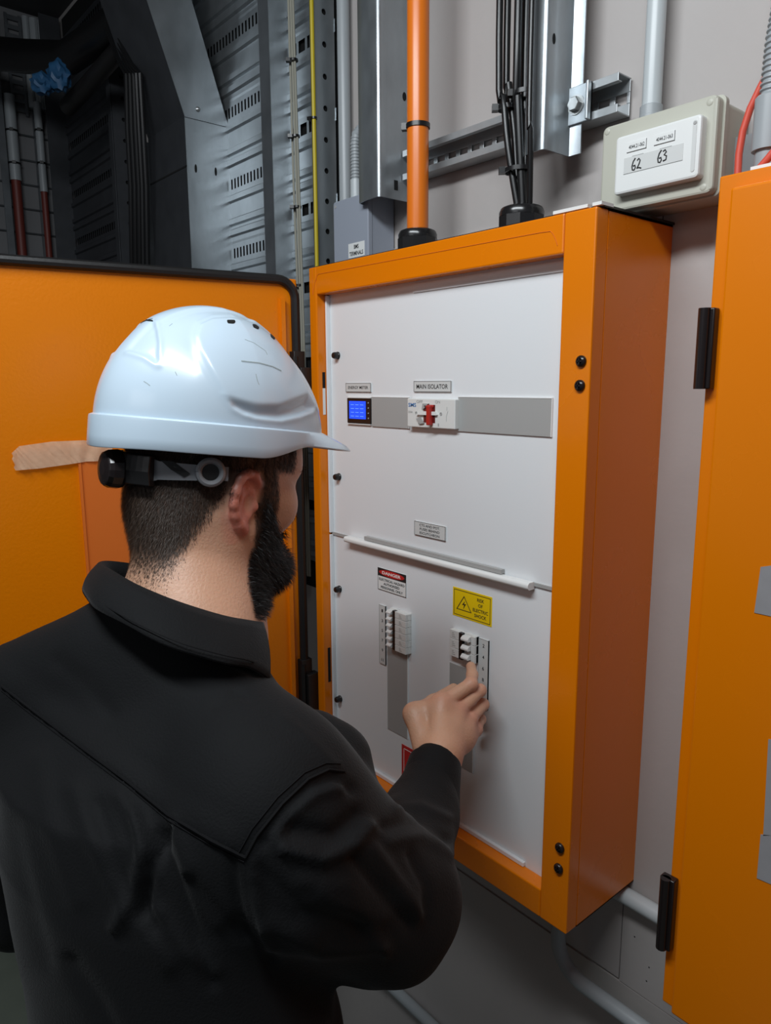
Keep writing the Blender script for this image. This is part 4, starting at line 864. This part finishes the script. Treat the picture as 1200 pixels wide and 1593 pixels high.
base = np.array(lin((202, 156, 128))[:3]); red = np.array(lin((206, 118, 104))[:3]); dk_ = np.array(lin((58, 45, 38))[:3]); bk_ = np.array(lin((30, 23, 20))[:3])
C_ = np.tile(base, (len(V_), 1))
noise_ = (np.sin(V_[:, 0] * 90 + np.sin(V_[:, 2] * 70) * 2) * np.sin(V_[:, 1] * 85 + 1) * .5 + np.sin(V_[:, 2] * 160 + V_[:, 0] * 120) * .3); C_ *= (1 + .05 * noise_)[:, None]
earw = sm((s_ - .074) / .006) * (np.abs(u_) < .045) * (np.abs(f_) < .03); C_ = C_ * (1 - .75 * earw[:, None]) + red * .75 * earw[:, None]
for fg in fing:
    for P_, rr, a_ in ((fg[0][0], .014, .55), (fg[1][0], .010, .5)):
        w_ = a_ * np.exp(-(np.linalg.norm(V_ - P_, axis=1) / rr) ** 2); C_ = C_ * (1 - w_[:, None]) + red * w_[:, None]
inhead = (np.arange(len(V_)) < len(HV))
C_ = C_ * (1 - (.88 * hm * inhead)[:, None]) + dk_ * (.88 * hm * inhead)[:, None]; C_ = C_ * (1 - (.95 * bm_ * inhead)[:, None]) + bk_ * (.95 * bm_ * inhead)[:, None]
at_ = body.data.color_attributes.new('tint', 'FLOAT_COLOR', 'POINT'); at_.data.foreach_set('color', np.concatenate([np.clip(C_, 0, 1), np.ones((len(C_), 1))], 1).astype(np.float32).ravel())
# strands
tri = np.concatenate([HF[:, [0, 1, 2]], HF[:, [0, 2, 3]]]); HN_ = vnormals(HV, HF)
def strands(name, maskf, n, length, width, m, dirf, ulim, label=None):
    k = RNG.integers(0, len(tri), n * 6); w = RNG.dirichlet((1, 1, 1), len(k)); P_ = (HV[tri[k]] * w[..., None]).sum(1); N_ = (HN_[tri[k]] * w[..., None]).sum(1)
    q = (P_ - HO) @ HA.T; a = maskf(q[:, 0], np.abs(q[:, 1]), q[:, 2]); keep = (RNG.random(len(k)) < a) & (q[:, 2] < ulim) & (P_[:, 2] > C7[2] - .03); earz = (np.abs(q[:, 1]) > .0735) & (np.abs(q[:, 2]) < .036) & (np.abs(q[:, 0]) < .024); keep &= ~earz
    P_, N_, q, a = P_[keep][:n], N_[keep][:n], q[keep][:n], a[keep][:n]
    d = dirf(q, N_) + RNG.normal(0, .22, P_.shape); d /= np.linalg.norm(d, axis=1, keepdims=True); L = length * (.45 + .55 * a) * (.6 + .6 * RNG.random(len(P_)))
    sd = np.cross(d, N_); sd /= np.linalg.norm(sd, axis=1, keepdims=True) + 1e-9; b = P_ + d * L[:, None] * .5 + N_ * .0006; e = P_ + d * L[:, None] - hu * (L * .15)[:, None]
    V4 = np.stack([P_ - sd * width / 2, P_ + sd * width / 2, b + sd * width * .4, b - sd * width * .4, e], 1).reshape(-1, 3); i = np.arange(len(P_)) * 5
    Fs = np.concatenate([np.stack([i, i + 1, i + 2], 1), np.stack([i, i + 2, i + 3], 1), np.stack([i + 3, i + 2, i + 4], 1)])
    o = mesh_obj(name, V4, Fs, m, man); o['kind'] = 'stuff'
    if label: o['label'] = label
strands('hair', hairmask, 60000, .0058, .00034, MT['hair'], lambda q, N_: N_ * .28 - hu * .9 - hf * .12, .075, 'short dark brown hair faded at the nape')
strands('beard', beardmask, 34000, .0125, .00048, MT['beard'], lambda q, N_: N_ * .8 - hu * .45 + hf * .2, .03, 'full near-black beard')
strands('eyebrow', lambda f, s, u: sm((f - .06) / .005) * (s > .014) * (s < .052) * sm((.006 - np.abs(u - .040 + (s - .03) * .15)) / .003), 1200, .007, .0005, MT['hair'], lambda q, N_: N_ * .3 + hside * np.sign(q[:, 1:2]) * .9, .06)
for sg in (-1, 1):
    mb = MB(); mb.lathe(H(.072, sg * .032, .016), hf, [(.0005, -.0118)] + [(.0118 * math.sin(t), -.0118 * math.cos(t)) for t in np.linspace(.2, 2.9, 12)] + [(.0003, .0118)], 20); eo = obj('eye', mb, MT['eye'], man)
    mb = MB(); mb.lathe(H(.0838 - .0008, sg * .032, .016), hf, [(.0055, 0), (.0045, .0012), (.001, .0016)], 16); obj('iris', mb, MT['iris'], eo)

# shirt
FS = Field([min(SL[0], SR[0], hipc[0]) - .22, min(SL[1], SR[1]) - .22, -.14], [max(SR[0], EL[0], WR[0]) + .14, max(SL[1], WR[1], LE[1], LW[1]) + .14, C7[2] + .05], .0045)
SEC = [(-.14, .215, .142, 277, .78), (.0, .214, .142, 277, .78), (.12, .212, .140, 277, .785), (.22, .205, .135, 262, .785), (.31, .212, .132, 245, .785), (.39, .195, .118, 232, .785), (.45, .140, .090, 232, .785), (.51, .07, .060, 250, .79)]
sz = np.array([q[0] for q in SEC]); sa = np.array([q[1] for q in SEC]); sb = np.array([q[2] for q in SEC])
waist = atD(284, 1560, .80)[:2]; mid_ = ((SR + SL) / 2)[:2]; neck_ = C7[:2] + bf[:2] * .02
sc = np.array([waist + bf[:2] * .01, waist, waist, waist * .65 + mid_ * .35, waist * .3 + mid_ * .7, mid_, mid_ * .6 + neck_ * .4, neck_])
def torso(P):
    z = P[..., 2]; a = np.interp(z, sz, sa); b = np.interp(z, sz, sb); cx = np.interp(z, sz, sc[:, 0]); cy = np.interp(z, sz, sc[:, 1])
    dx = P[..., 0] - cx; dy = P[..., 1] - cy; x = dx * br[0] + dy * br[1]; y = dx * bf[0] + dy * bf[1]
    k = np.sqrt((x / a) ** 2 + (y / b) ** 2) + 1e-6; d = (k - 1) * np.sqrt(x * x + y * y) / k; return np.maximum(d, z - .53)
lo_ = np.array([sc[:, 0].min() - .25, sc[:, 1].min() - .25, -.16]); hi_ = np.array([sc[:, 0].max() + .25, sc[:, 1].max() + .25, .54])
FS.add((torso, lo_, hi_), .03)
FS.add(cone(C7 + bf * .0 - UP * .014, SR - br * .01, .060, .076), .05); FS.add(cone(C7 + bf * .0 - UP * .010, SL + br * .01, .066, .078), .05)
FS.add(cone(D(172, 1015, .84), D(45, 1072, .885), .056, .058), .04)
FS.add(ell(C7 - UP * .035, (.085, .085, .05)), .03)
FS.add(cone(SR - br * .02, EL, .086, .074), .04); FS.add(cone(SR + br * .03 - UP * .05, EL, .06, .07), .04)
FS.add(cone(EL, D(655, 1272, .93), .072, .047), .02); FS.add(cone(D(655, 1272, .93), WR, .047, .033), .015)
FS.add(cone(SL, LE, .08, .066), .04); FS.add(cone(LE, LW, .066, .036), .02)
FS.add(cone(D(522, 1178, .80), D(520, 1235, .79), .034, .045), .03); FS.add(cone(D(480, 1160, .82), D(524, 1190, .82), .04, .034), .03)
FS.add(cone(C7 + UP * .08, C7 + UP * .2 - bf * .0, .055, .055), .01, True)
SV, SF = FS.mesh(); SN = vnormals(SV, SF)
def polydist(Q, pts):
    d = np.full(len(Q), 1e9)
    for a, b in zip(pts[:-1], pts[1:]):
        a = np.array(a, float); b = np.array(b, float); ab = b - a; t = np.clip(((Q - a) @ ab) / (ab @ ab), 0, 1); d = np.minimum(d, np.linalg.norm(Q - a - t[:, None] * ab, axis=1))
    return d
SPX = proj(SV); facing = sm((np.einsum('ij,ij->i', SN, CAM - SV) / np.linalg.norm(CAM - SV, axis=1) + .05) / .25)
armw = np.clip(1 - np.linalg.norm(SV - EL, axis=1) / .22, 0, 1)
disp = .0016 * np.sin(SV[:, 0] * 31 + 2 * np.sin(SV[:, 2] * 17)) * np.sin(SV[:, 2] * 23 + SV[:, 1] * 19) + .0024 * armw * np.sin((SV - EL) @ np.array([60, 40, 70]) + 2 * np.sin(SV[:, 2] * 40))
FOLD = [([(440, 1318), (500, 1335), (545, 1318), (572, 1285)], .0075, 11), ([(455, 1290), (520, 1300), (556, 1268)], -.006, 13), ([(410, 1310), (440, 1268), (482, 1226), (520, 1208), (550, 1228)], -.004, 9),
        ([(425, 1300), (455, 1262), (495, 1232), (530, 1225)], .004, 10), ([(548, 1330), (600, 1395), (640, 1440)], -.004, 9), ([(580, 1320), (630, 1390), (655, 1425)], .005, 12),
        ([(600, 1285), (650, 1275), (698, 1305)], -.004, 8), ([(605, 1310), (655, 1300), (702, 1330)], .004, 9), ([(615, 1258), (655, 1252), (700, 1272)], .003, 7), ([(640, 1330), (662, 1380), (664, 1430)], -.004, 9),
        ([(262, 1290), (238, 1345), (222, 1420)], -.008, 9), ([(272, 1285), (300, 1360), (345, 1430)], .006, 16), ([(150, 1255), (180, 1350), (240, 1440)], -.004, 14), ([(190, 1240), (225, 1300), (235, 1360)], .005, 14),
        ([(300, 1370), (350, 1430), (420, 1490)], -.005, 12), ([(250, 1420), (290, 1480), (330, 1510)], .004, 14), ([(20, 1290), (40, 1380), (70, 1500)], -.003, 18), ([(360, 1330), (368, 1400), (380, 1460)], -.003, 8),
        ([(335, 1100), (365, 1078), (385, 1085)], -.003, 7), ([(320, 1010), (370, 1032), (400, 1045)], -.004, 8), ([(440, 1120), (480, 1150), (520, 1190)], .002, 10), ([(90, 1030), (130, 1060), (170, 1110)], -.0025, 14),
        ([(110, 1500), (150, 1560), (190, 1640)], -.004, 16), ([(215, 1268), (222, 1330), (205, 1400), (180, 1440)], .006, 12), ([(245, 1300), (262, 1340), (300, 1440), (330, 1530)], -.005, 10), ([(120, 1230), (150, 1310), (200, 1420), (260, 1500)], .004, 18), ([(60, 1180), (80, 1290), (120, 1400)], .003, 18), ([(420, 1440), (500, 1480), (590, 1470)], .004, 14), ([(400, 1350), (470, 1420), (560, 1440)], -.004, 12), ([(500, 1390), (560, 1420), (600, 1480)], .003, 10), ([(395, 1345), (400, 1400), (420, 1480)], .004, 10), ([(400, 1380), (450, 1430), (520, 1450)], -.003, 14), ([(470, 1370), (540, 1380), (590, 1430)], .003, 14)]
for pts, amp, w in FOLD: disp += amp * facing * np.exp(-(polydist(SPX, pts) / w) ** 2)
yoke = [(-60, 1030), (0, 1066), (60, 1112), (130, 1165), (200, 1217), (262, 1268), (330, 1308), (382, 1334)]
yd_ = SPX[:, 1] - np.interp(SPX[:, 0], [p[0] for p in yoke], [p[1] for p in yoke]); disp += .0028 * facing * sm(1 - yd_ / 5) * sm((yd_ + 60) / 50) * sm((395 - SPX[:, 0]) / 40)
SV = SV + SN * disp[:, None]
shirt = mesh_obj('shirt', SV, SF, MT['shirt'], man, True); shirt['label'] = 'black cotton work shirt'
bvh = BVHTree.FromPolygons([tuple(v) for v in SV], [tuple(map(int, f)) for f in SF])
def on_shirt(px, py, off=.0008):
    d = Vector(ray(px, py)).normalized(); hit = bvh.ray_cast(Vector(CAM), d)
    return np.array(hit[0]) + np.array(hit[1]) * 0 - np.array(d) * off if hit[0] else None
def seam(pts, r, name='seam', par=shirt):
    fine = []
    for a, b in zip(pts[:-1], pts[1:]):
        for t in np.linspace(0, 1, 8)[:-1]: fine.append((a[0] + (b[0] - a[0]) * t, a[1] + (b[1] - a[1]) * t))
    q = [on_shirt(*p) for p in fine + [pts[-1]]]; q = [p for p in q if p is not None]
    if len(q) > 2: mb = MB(); mb.tube(q, r, 6); obj(name, mb, MT['shirt_seam'], par)
seam([(2, 1067)] + yoke[2:], .0013); seam([(2, 1074), (60, 1120), (130, 1173), (200, 1225), (262, 1276), (330, 1316), (380, 1341)], .0006)
seam([(382, 1334), (400, 1300), (440, 1250), (480, 1212), (512, 1197), (536, 1200)], .0013); seam([(372, 1326), (392, 1290), (432, 1240), (474, 1202), (508, 1187), (530, 1188)], .0006)
# collar: a fall and a stand
def cat(P_, n=6):
    P_ = [np.array(p, float) for p in P_]; out = []
    for j in range(len(P_) - 1):
        p0 = P_[max(j - 1, 0)]; p1 = P_[j]; p2 = P_[j + 1]; p3 = P_[min(j + 2, len(P_) - 1)]
        for t in np.linspace(0, 1, n, endpoint=False): out.append(.5 * ((2 * p1) + (-p0 + p2) * t + (2 * p0 - 5 * p1 + 4 * p2 - p3) * t * t + (-p0 + 3 * p1 - 3 * p2 + p3) * t ** 3))
    return out + [P_[-1]]
top = cat([D(*p) for p in [(409, 969, .805), (388, 966, .78), (345, 958, .755), (275, 936, .735), (212, 910, .748), (168, 885, .792), (153, 878, .845), (172, 874, .90), (240, 884, .93), (320, 905, .935), (375, 925, .915)]])
bot = cat([D(*p) for p in [(419, 1058, .752), (392, 1040, .722), (345, 1030, .700), (275, 1010, .690), (202, 976, .705), (148, 944, .752), (130, 920, .835), (150, 905, .925), (240, 920, .97), (330, 950, .975), (390, 985, .95)]])
vs = []; n = len(top); J = 7
for i in range(n):
    for j in range(J):
        t = j / (J - 1); p = top[i] * (1 - t) + bot[i] * t; cdir = p - (C7 + bf * .02); cdir[2] = 0; cdir /= np.linalg.norm(cdir); vs.append(p + cdir * .004 * math.sin(t * math.pi) + cdir * .0012 * math.sin(i * .7) * t)
mb = MB(); mb.add(vs, [(i * J + j, (i + 1) * J + j, (i + 1) * J + j + 1, i * J + j + 1) for i in range(n - 1) for j in range(J - 1)], 0, True)
inn = []
for i in range(n):
    for j in range(4):
        t = j / 3; p = top[i].copy(); cdir = p - (C7 + bf * .02); cdir[2] = 0; cdir /= np.linalg.norm(cdir); inn.append(p - cdir * (.006 if j else 0) - UP * .05 * t)
mb.add(inn, [(i * 4 + j, (i + 1) * 4 + j, (i + 1) * 4 + j + 1, i * 4 + j + 1) for i in range(n - 1) for j in range(3)], 0, True)
col = obj('collar', mb, MT['shirt'], shirt, angle=60); so = col.modifiers.new('s', 'SOLIDIFY'); so.thickness = .0028; so.offset = 0
st_ = cat([D(*p) for p in [(408, 1036, .762), (385, 1027, .722), (343, 1018, .704), (275, 998, .694), (203, 965, .710), (152, 935, .754)]])
mb = MB(); mb.tube([p - (p - CAM) / np.linalg.norm(p - CAM) * .006 for p in st_], .0006, 5); obj('collar_stitch', mb, MT['shirt_seam'], shirt)
cuffa = D(664, 1252, .952); cuffb = WR + (WR - cuffa) * .12; ax = (cuffb - cuffa)
mb = MB(); L_ = np.linalg.norm(ax); mb.lathe(cuffa, ax, [(.030, -.004), (.0440, .0), (.0435, .002), (.0395, L_ * .5), (.0365, L_ - .003), (.0355, L_), (.033, L_), (.033, L_ - .006), (.020, L_ - .008)], 40); obj('cuff', mb, MT['shirt'], shirt)
# trousers and boots, below the frame
FT = Field([foot0[0] - .35, foot0[1] - .35, -.93], [foot0[0] + .35, foot0[1] + .35, .03], .009)
FT.add(cone(hipc + br * .07, hipc - br * .07, .118, .118), .05)
for hp, kn, an in feet: FT.add(cone(hp, kn, .098, .078), .04); FT.add(cone(kn, an - UP * .0, .078, .066), .04)
TV, TF = FT.mesh(); mesh_obj('trousers', TV, TF, MT['trouser'], man)
for hp, kn, an in feet:
    Fb = Field(an - [.22, .22, .2], an + [.22, .22, .1], .006); g_ = -.95 + .02
    a0 = an.copy(); a0[2] = g_ + .03; Fb.add(cone(a0 - bf * .05, a0 + bf * .13, .032, .036), .03); Fb.add(cone(a0, an, .042, .05), .03)
    Bv, Bf = Fb.mesh(); Bv[:, 2] = np.maximum(Bv[:, 2], -.942); bo = mesh_obj('boot', Bv, Bf, MT['boot'], man)
    mb = MB(); out = [a0 + bf * (.04 + .135 * math.cos(t)) + br * .043 * math.sin(t) for t in np.linspace(0, 6.283, 25)[:-1]]
    mb.prism([(p[0], p[1]) for p in out], 'z', -.942, -.925); obj('sole', mb, MT['sole'], bo)

# ------------------------------------------------------------------ hard hat
HB = D(333, 663, .868)      # centre of the rim line
hp_ = math.radians(7); gf = hd * math.cos(hp_) - UP * math.sin(hp_); gu = UP * math.cos(hp_) + hd * math.sin(hp_); GA = np.stack([gf, hside, gu])
def G3(f, s, u): return HB + f * gf + s * hside + u * gu
hat = thing('hard_hat', 'white vented hard hat with a peak and rear ratchet knob, worn by the man', 'hard hat', tuple(HB))
NT, NU = 420, 130; HH = .134
th = np.linspace(0, 2 * math.pi, NT, endpoint=False)
def ring(c):   # half lengths of the rim oval at angle (0 = peak)
    a = np.where(np.cos(c) > 0, .136, .137); b = .112; return a, b
P0 = np.zeros((NU + 1, NT, 3))
for i in range(NU + 1):
    t = i / NU; u = HH * math.sin(t * math.pi / 2)
    nn = 2.05 - .35 * np.clip(np.cos(th), 0, 1) - .12 * np.clip(-np.cos(th), 0, 1); sc_ = np.power(np.clip(1 - np.power(u / HH, nn), 0, 1), 1 / nn) if i < NU else np.zeros(NT)
    sc_ = np.where(i == NU, 0, np.maximum(sc_, 0)); a, b = ring(th); sh = -.010 * (u / HH) ** 1.5
    P0[i, :, 0] = a * np.cos(th) * sc_ + sh; P0[i, :, 1] = b * np.sin(th) * sc_; P0[i, :, 2] = u
Pl = P0.reshape(-1, 3); quad = np.array([(i * NT + k, i * NT + (k + 1) % NT, (i + 1) * NT + (k + 1) % NT, (i + 1) * NT + k) for i in range(NU) for k in range(NT)])
Nl = vnormals(Pl, quad); Nl *= np.sign(np.einsum('ij,ij->i', Nl, Pl - [0, 0, .02]))[:, None] + 1e-9
mir = Pl.copy(); mir[:, 1] = np.abs(mir[:, 1]); QX = proj(HB + mir @ GA)
def zp(L): return [(130 + x / 2.79, 460 + y / 2.79) for x, y in L]
def sdf_poly(Q, poly):
    P_ = np.array(poly); d = polydist(Q, [tuple(p) for p in P_] + [tuple(P_[0])]); ins = np.zeros(len(Q), bool); n = len(P_)
    for i in range(n):
        a, b = P_[i], P_[(i + 1) % n]; c = ((a[1] > Q[:, 1]) != (b[1] > Q[:, 1])) & (Q[:, 0] < (b[0] - a[0]) * (Q[:, 1] - a[1]) / (b[1] - a[1] + 1e-12) + a[0]); ins ^= c
    return np.where(ins, d, -d)
scoop = zp([(862, 222), (800, 150), (740, 118), (640, 96), (560, 100), (505, 125), (487, 175), (500, 240), (535, 310), (570, 370), (605, 430), (650, 487), (700, 515), (760, 532), (850, 541), (940, 522), (1012, 492), (985, 430), (930, 320)])
cres = zp([(605, 425), (700, 458), (780, 471), (850, 466), (930, 440), (968, 420), (1012, 492), (940, 522), (850, 541), (760, 532), (700, 515), (650, 487)])
rearp = zp([(140, 240), (180, 170), (235, 118), (290, 100), (315, 130), (326, 200), (324, 298), (270, 262), (200, 240)])
d1 = sdf_poly(QX, scoop); d2 = sdf_poly(QX, cres); d3 = sdf_poly(QX, rearp)
near = sm((mir[:, 1] - .012) / .01)
hgt = near * (.0030 * sm((d1 + 1) / 5) * (d2 < 0) + 0)
cx_ = np.interp(QX[:, 0], [347, 397, 435, 477, 492], [612, 627, 627, 610, 636]); depthc = np.clip((QX[:, 1] - cx_) / 24, 0, 1)
hgt = np.where(d2 > 0, near * (.0030 - .0078 * sm(np.minimum(1, depthc * 1.3)) * sm(d2 / 4)), hgt)
hgt += near * (-.0022 * sm((d3 + .5) / 4)) + near * .0014 * np.exp(-((d3 + 3) / 3.0) ** 2)
hgt += near * .0012 * np.exp(-((d1 + 3) / 3.5) ** 2)
hgt += .0030 * sm((.034 - np.abs(Pl[:, 1])) / .010) * sm((Pl[:, 2] - .085) / .03)
h2 = hgt.reshape(NU + 1, NT)
for _ in range(3): h2 = (h2 * 2 + np.roll(h2, 1, 1) + np.roll(h2, -1, 1) + np.vstack([h2[:1], h2[:-1]]) + np.vstack([h2[1:], h2[-1:]])) / 6
hgt = h2.ravel(); Pd = Pl + Nl * hgt[:, None]
slots = [zp(L) for L in ([(622, 106), (656, 106), (660, 114), (652, 122), (626, 120)], [(733, 124), (748, 126), (763, 138), (758, 147), (738, 138)], [(811, 166), (822, 170), (832, 184), (828, 192), (814, 180)], [(271, 104), (300, 106), (303, 113), (272, 110)], [(180, 160), (232, 120), (237, 126), (184, 168)])]
sh_ = mesh_obj('shell', HB + Pd @ GA, quad, MT['helmet'], hat); sh_['label'] = 'glossy white vented shell'
hb = BVHTree.FromPolygons([tuple(v) for v in HB + Pd @ GA], [tuple(map(int, f)) for f in quad])
for L in slots:
    c0 = np.mean(L, 0); P_ = []
    for a, b in zip(L, L[1:] + L[:1]):
        for t in (0, .25, .5, .75):
            p = np.array(a) * (1 - t) + np.array(b) * t; p = c0 + (p - c0) * (.92 if t == 0 else 1)
            h_ = hb.ray_cast(Vector(CAM), Vector(ray(*p)).normalized())
            if h_[0]: P_.append((np.array(h_[0]) - HB) @ GA.T)
    h_ = hb.ray_cast(Vector(CAM), Vector(ray(*c0)).normalized())
    if not h_[0] or len(P_) < 6: continue
    cen = (np.array(h_[0]) - HB) @ GA.T; nl = cen / np.linalg.norm(cen); P_ = np.array(P_ + [cen])
    for my in (1, -1):
        Q = P_ * [1, my, 1]; nn_ = nl * [1, my, 1]; n = len(Q) - 1; mb = MB()
        mb.add([HB + (q + nn_ * .0005) @ GA for q in Q] + [HB + (q - nn_ * .003) @ GA for q in Q[:-1]], [(i, (i + 1) % n, n) for i in range(n)] + [(i, (i + 1) % n, n + 1 + (i + 1) % n, n + 1 + i) for i in range(n)])
        obj('vent_slot', mb, MT['dark'], hat)
Pi = P0[:, ::6].reshape(-1, 3) * .955; n6 = P0[:, ::6].shape[1]
qi = np.array([(i * n6 + k, (i + 1) * n6 + k, (i + 1) * n6 + (k + 1) % n6, i * n6 + (k + 1) % n6) for i in range(NU) for k in range(n6)])
mesh_obj('inner_liner', HB + Pi @ GA, qi, MT['rubber'], hat)
# rim band and peak
vs = []
NR = 240
for k in range(NR):
    t = 2 * math.pi * k / NR; c = math.cos(t); ad = abs((math.degrees(t) + 180) % 360 - 180)
    r = 1 / math.sqrt((c / .1365) ** 2 + (math.sin(t) / .112) ** 2); e = np.array([c, math.sin(t)])
    pk = float(sm((62 - ad) / 62.0)); dep = .030 - .016 * float(sm((92 - ad) / 38)) + .003 * float(sm((ad - 140) / 40)); ext = .050 * pk ** .8 ; drop = .004 * pk
    nx = np.array([c / .1365 ** 2, math.sin(t) / .112 ** 2]); nx /= np.linalg.norm(nx); od = e * .35 + np.array([1, 0]) * .65 * (pk > 0) + e * .65 * (pk == 0); od = nx * (1 - pk) + np.array([.95, .31 * math.sin(t)]) * pk
    b0 = e * r
    for (o_, x_, z_) in ((-.0015, 0, .0035), (.0015, 0, .0030), (.0048, .0, .0014), (.0052, ext * .35, -.0015 - drop * .3 - dep * .1 * pk), (.0054, ext * .8, -dep * .62 - drop * .5), (.0054, ext * .98, -dep - drop + .0012), (.0046, ext, -dep - drop), (.0026, ext * .98, -dep - drop), (.0022, ext * .8, -dep * .8 - drop * .6), (.0005, 0, -dep * .55), (-.006, 0, -.004)):
        p = b0 + nx * o_ + od * x_; vs.append(G3(p[0], p[1], z_))
K = 11; mb = MB(); mb.add(vs, [(k * K + j, ((k + 1) % NR) * K + j, ((k + 1) % NR) * K + j + 1, k * K + j + 1) for k in range(NR) for j in range(K - 1)], 0, True)
rim = obj('rim_band', mb, MT['helmet'], hat, 'white rim band running into the peak', angle=38)
# scuffs
def hat_mark(pts, r):
    q = []
    for a, b in zip(pts[:-1], pts[1:]):
        for t in np.linspace(0, 1, 5)[:-1]:
            h_ = hb.ray_cast(Vector(CAM), Vector(ray(a[0] + (b[0] - a[0]) * t, a[1] + (b[1] - a[1]) * t)).normalized())
            if h_[0]: q.append(np.array(h_[0]) + np.array(h_[1]) * 0)
    if len(q) > 2: mb = MB(); mb.tube(q, r, 5); obj('scuff_mark', mb, MT['scuff'], hat)
for L, r in ((zp([(685, 284), (760, 292), (820, 308), (870, 332)]), .0009), (zp([(748, 340), (755, 370), (764, 392)]), .0004), (zp([(262, 372), (278, 382), (292, 394)]), .0005), (zp([(372, 132), (390, 118)]), .0004), (zp([(398, 330), (408, 352)]), .0004), (zp([(700, 190), (740, 205), (790, 240), (800, 262)]), .0004)): hat_mark(L, r)
# cradle, ratchet knob and strap
def Hs(f, s, u): return H(f, s, u)
arc = [Hs(-.106 * math.cos(t), .088 * math.sin(t), .031 + .002 * abs(math.sin(t))) for t in np.linspace(-1.30, 1.30, 40)]
mb = MB(); n = len(arc); vs = []
for i, p in enumerate(arc):
    t = -1.30 + 2.6 * i / (n - 1); nrm = (-math.cos(t)) * hf + math.sin(t) * hside; w_ = .012 - .0045 * min(1, abs(t) / 1.2) * (abs(t) > .5)
    for a, b in ((-w_, 0), (w_, 0), (w_, .0022), (-w_, .0022)): vs.append(p + hu * a + nrm * b)
mb.add(vs, [(i * 4 + j, (i + 1) * 4 + j, (i + 1) * 4 + (j + 1) % 4, i * 4 + (j + 1) % 4) for i in range(n - 1) for j in range(4)]); strap = obj('neck_strap', mb, MT['strap'], hat, 'grey plastic headband strap')
for sg in (-1, 1):
    t = sg * 1.12; nrm = (-math.cos(t)) * hf + math.sin(t) * hside; c_ = Hs(-.106 * math.cos(t), .088 * math.sin(t), .034) + nrm * .003
    mb = MB(); e1 = np.cross(nrm, hu); e1 /= np.linalg.norm(e1)
    mb.tube([c_ + (.0125 * math.cos(a)) * e1 + .0125 * math.sin(a) * hu for a in np.linspace(0, 2 * math.pi, 29)], .0036, 8, cap=False, flat=1); obj('strap_ring', mb, MT['strap'], strap)
    mb = MB(); mb.lathe(c_ - nrm * .003, nrm, [(.010, 0), (.010, .0035), (.001, .0035)], 20); obj('strap_hole', mb, MT['rubber'], strap)
    a0, a1 = sg * .86, sg * .62; q = []
    for (aa, uu) in ((.92, -.002), (.74, .010), (.60, .010), (.72, .001), (.86, -.006)):
        t = sg * aa; nrm = (-math.cos(t)) * hf + math.sin(t) * hside; q.append(Hs(-.106 * math.cos(t), .088 * math.sin(t), .033 + uu) + nrm * .0026)
    nr2 = nrm * .0008; mb = MB(); mb.add(q + [p + nr2 for p in q], [(0, 1, 2, 3, 4), (9, 8, 7, 6, 5)] + [(i, (i + 1) % 5, 5 + (i + 1) % 5, 5 + i) for i in range(5)]); obj('strap_slot', mb, MT['rubber'], strap)
mb = MB(); vs = []; arc2 = np.linspace(-.52, .52, 14)
for t in arc2:
    nrm = (-math.cos(t)) * hf + math.sin(t) * hside; p = Hs(-.106 * math.cos(t), .088 * math.sin(t), .030)
    for a, b in ((-.016, 0), (.018, 0), (.017, .009), (.0, .012), (-.015, .009)): vs.append(p + hu * a + nrm * b)
mb.add(vs, [(i * 5 + j, (i + 1) * 5 + j, (i + 1) * 5 + (j + 1) % 5, i * 5 + (j + 1) % 5) for i in range(13) for j in range(5)] + [(0, 1, 2, 3, 4), tuple(range(65, 70))]); obj('ratchet_housing', mb, MT['rubber'], hat, bevel=.001)
mb = MB(); mb.lathe(Hs(-.112, 0, .029), -hf, [(.0205, 0), (.0215, .004), (.0205, .014), (.018, .019), (.008, .0205)], 16, smooth=False); obj('ratchet_knob', mb, MT['knob'], hat, bevel=.0015)
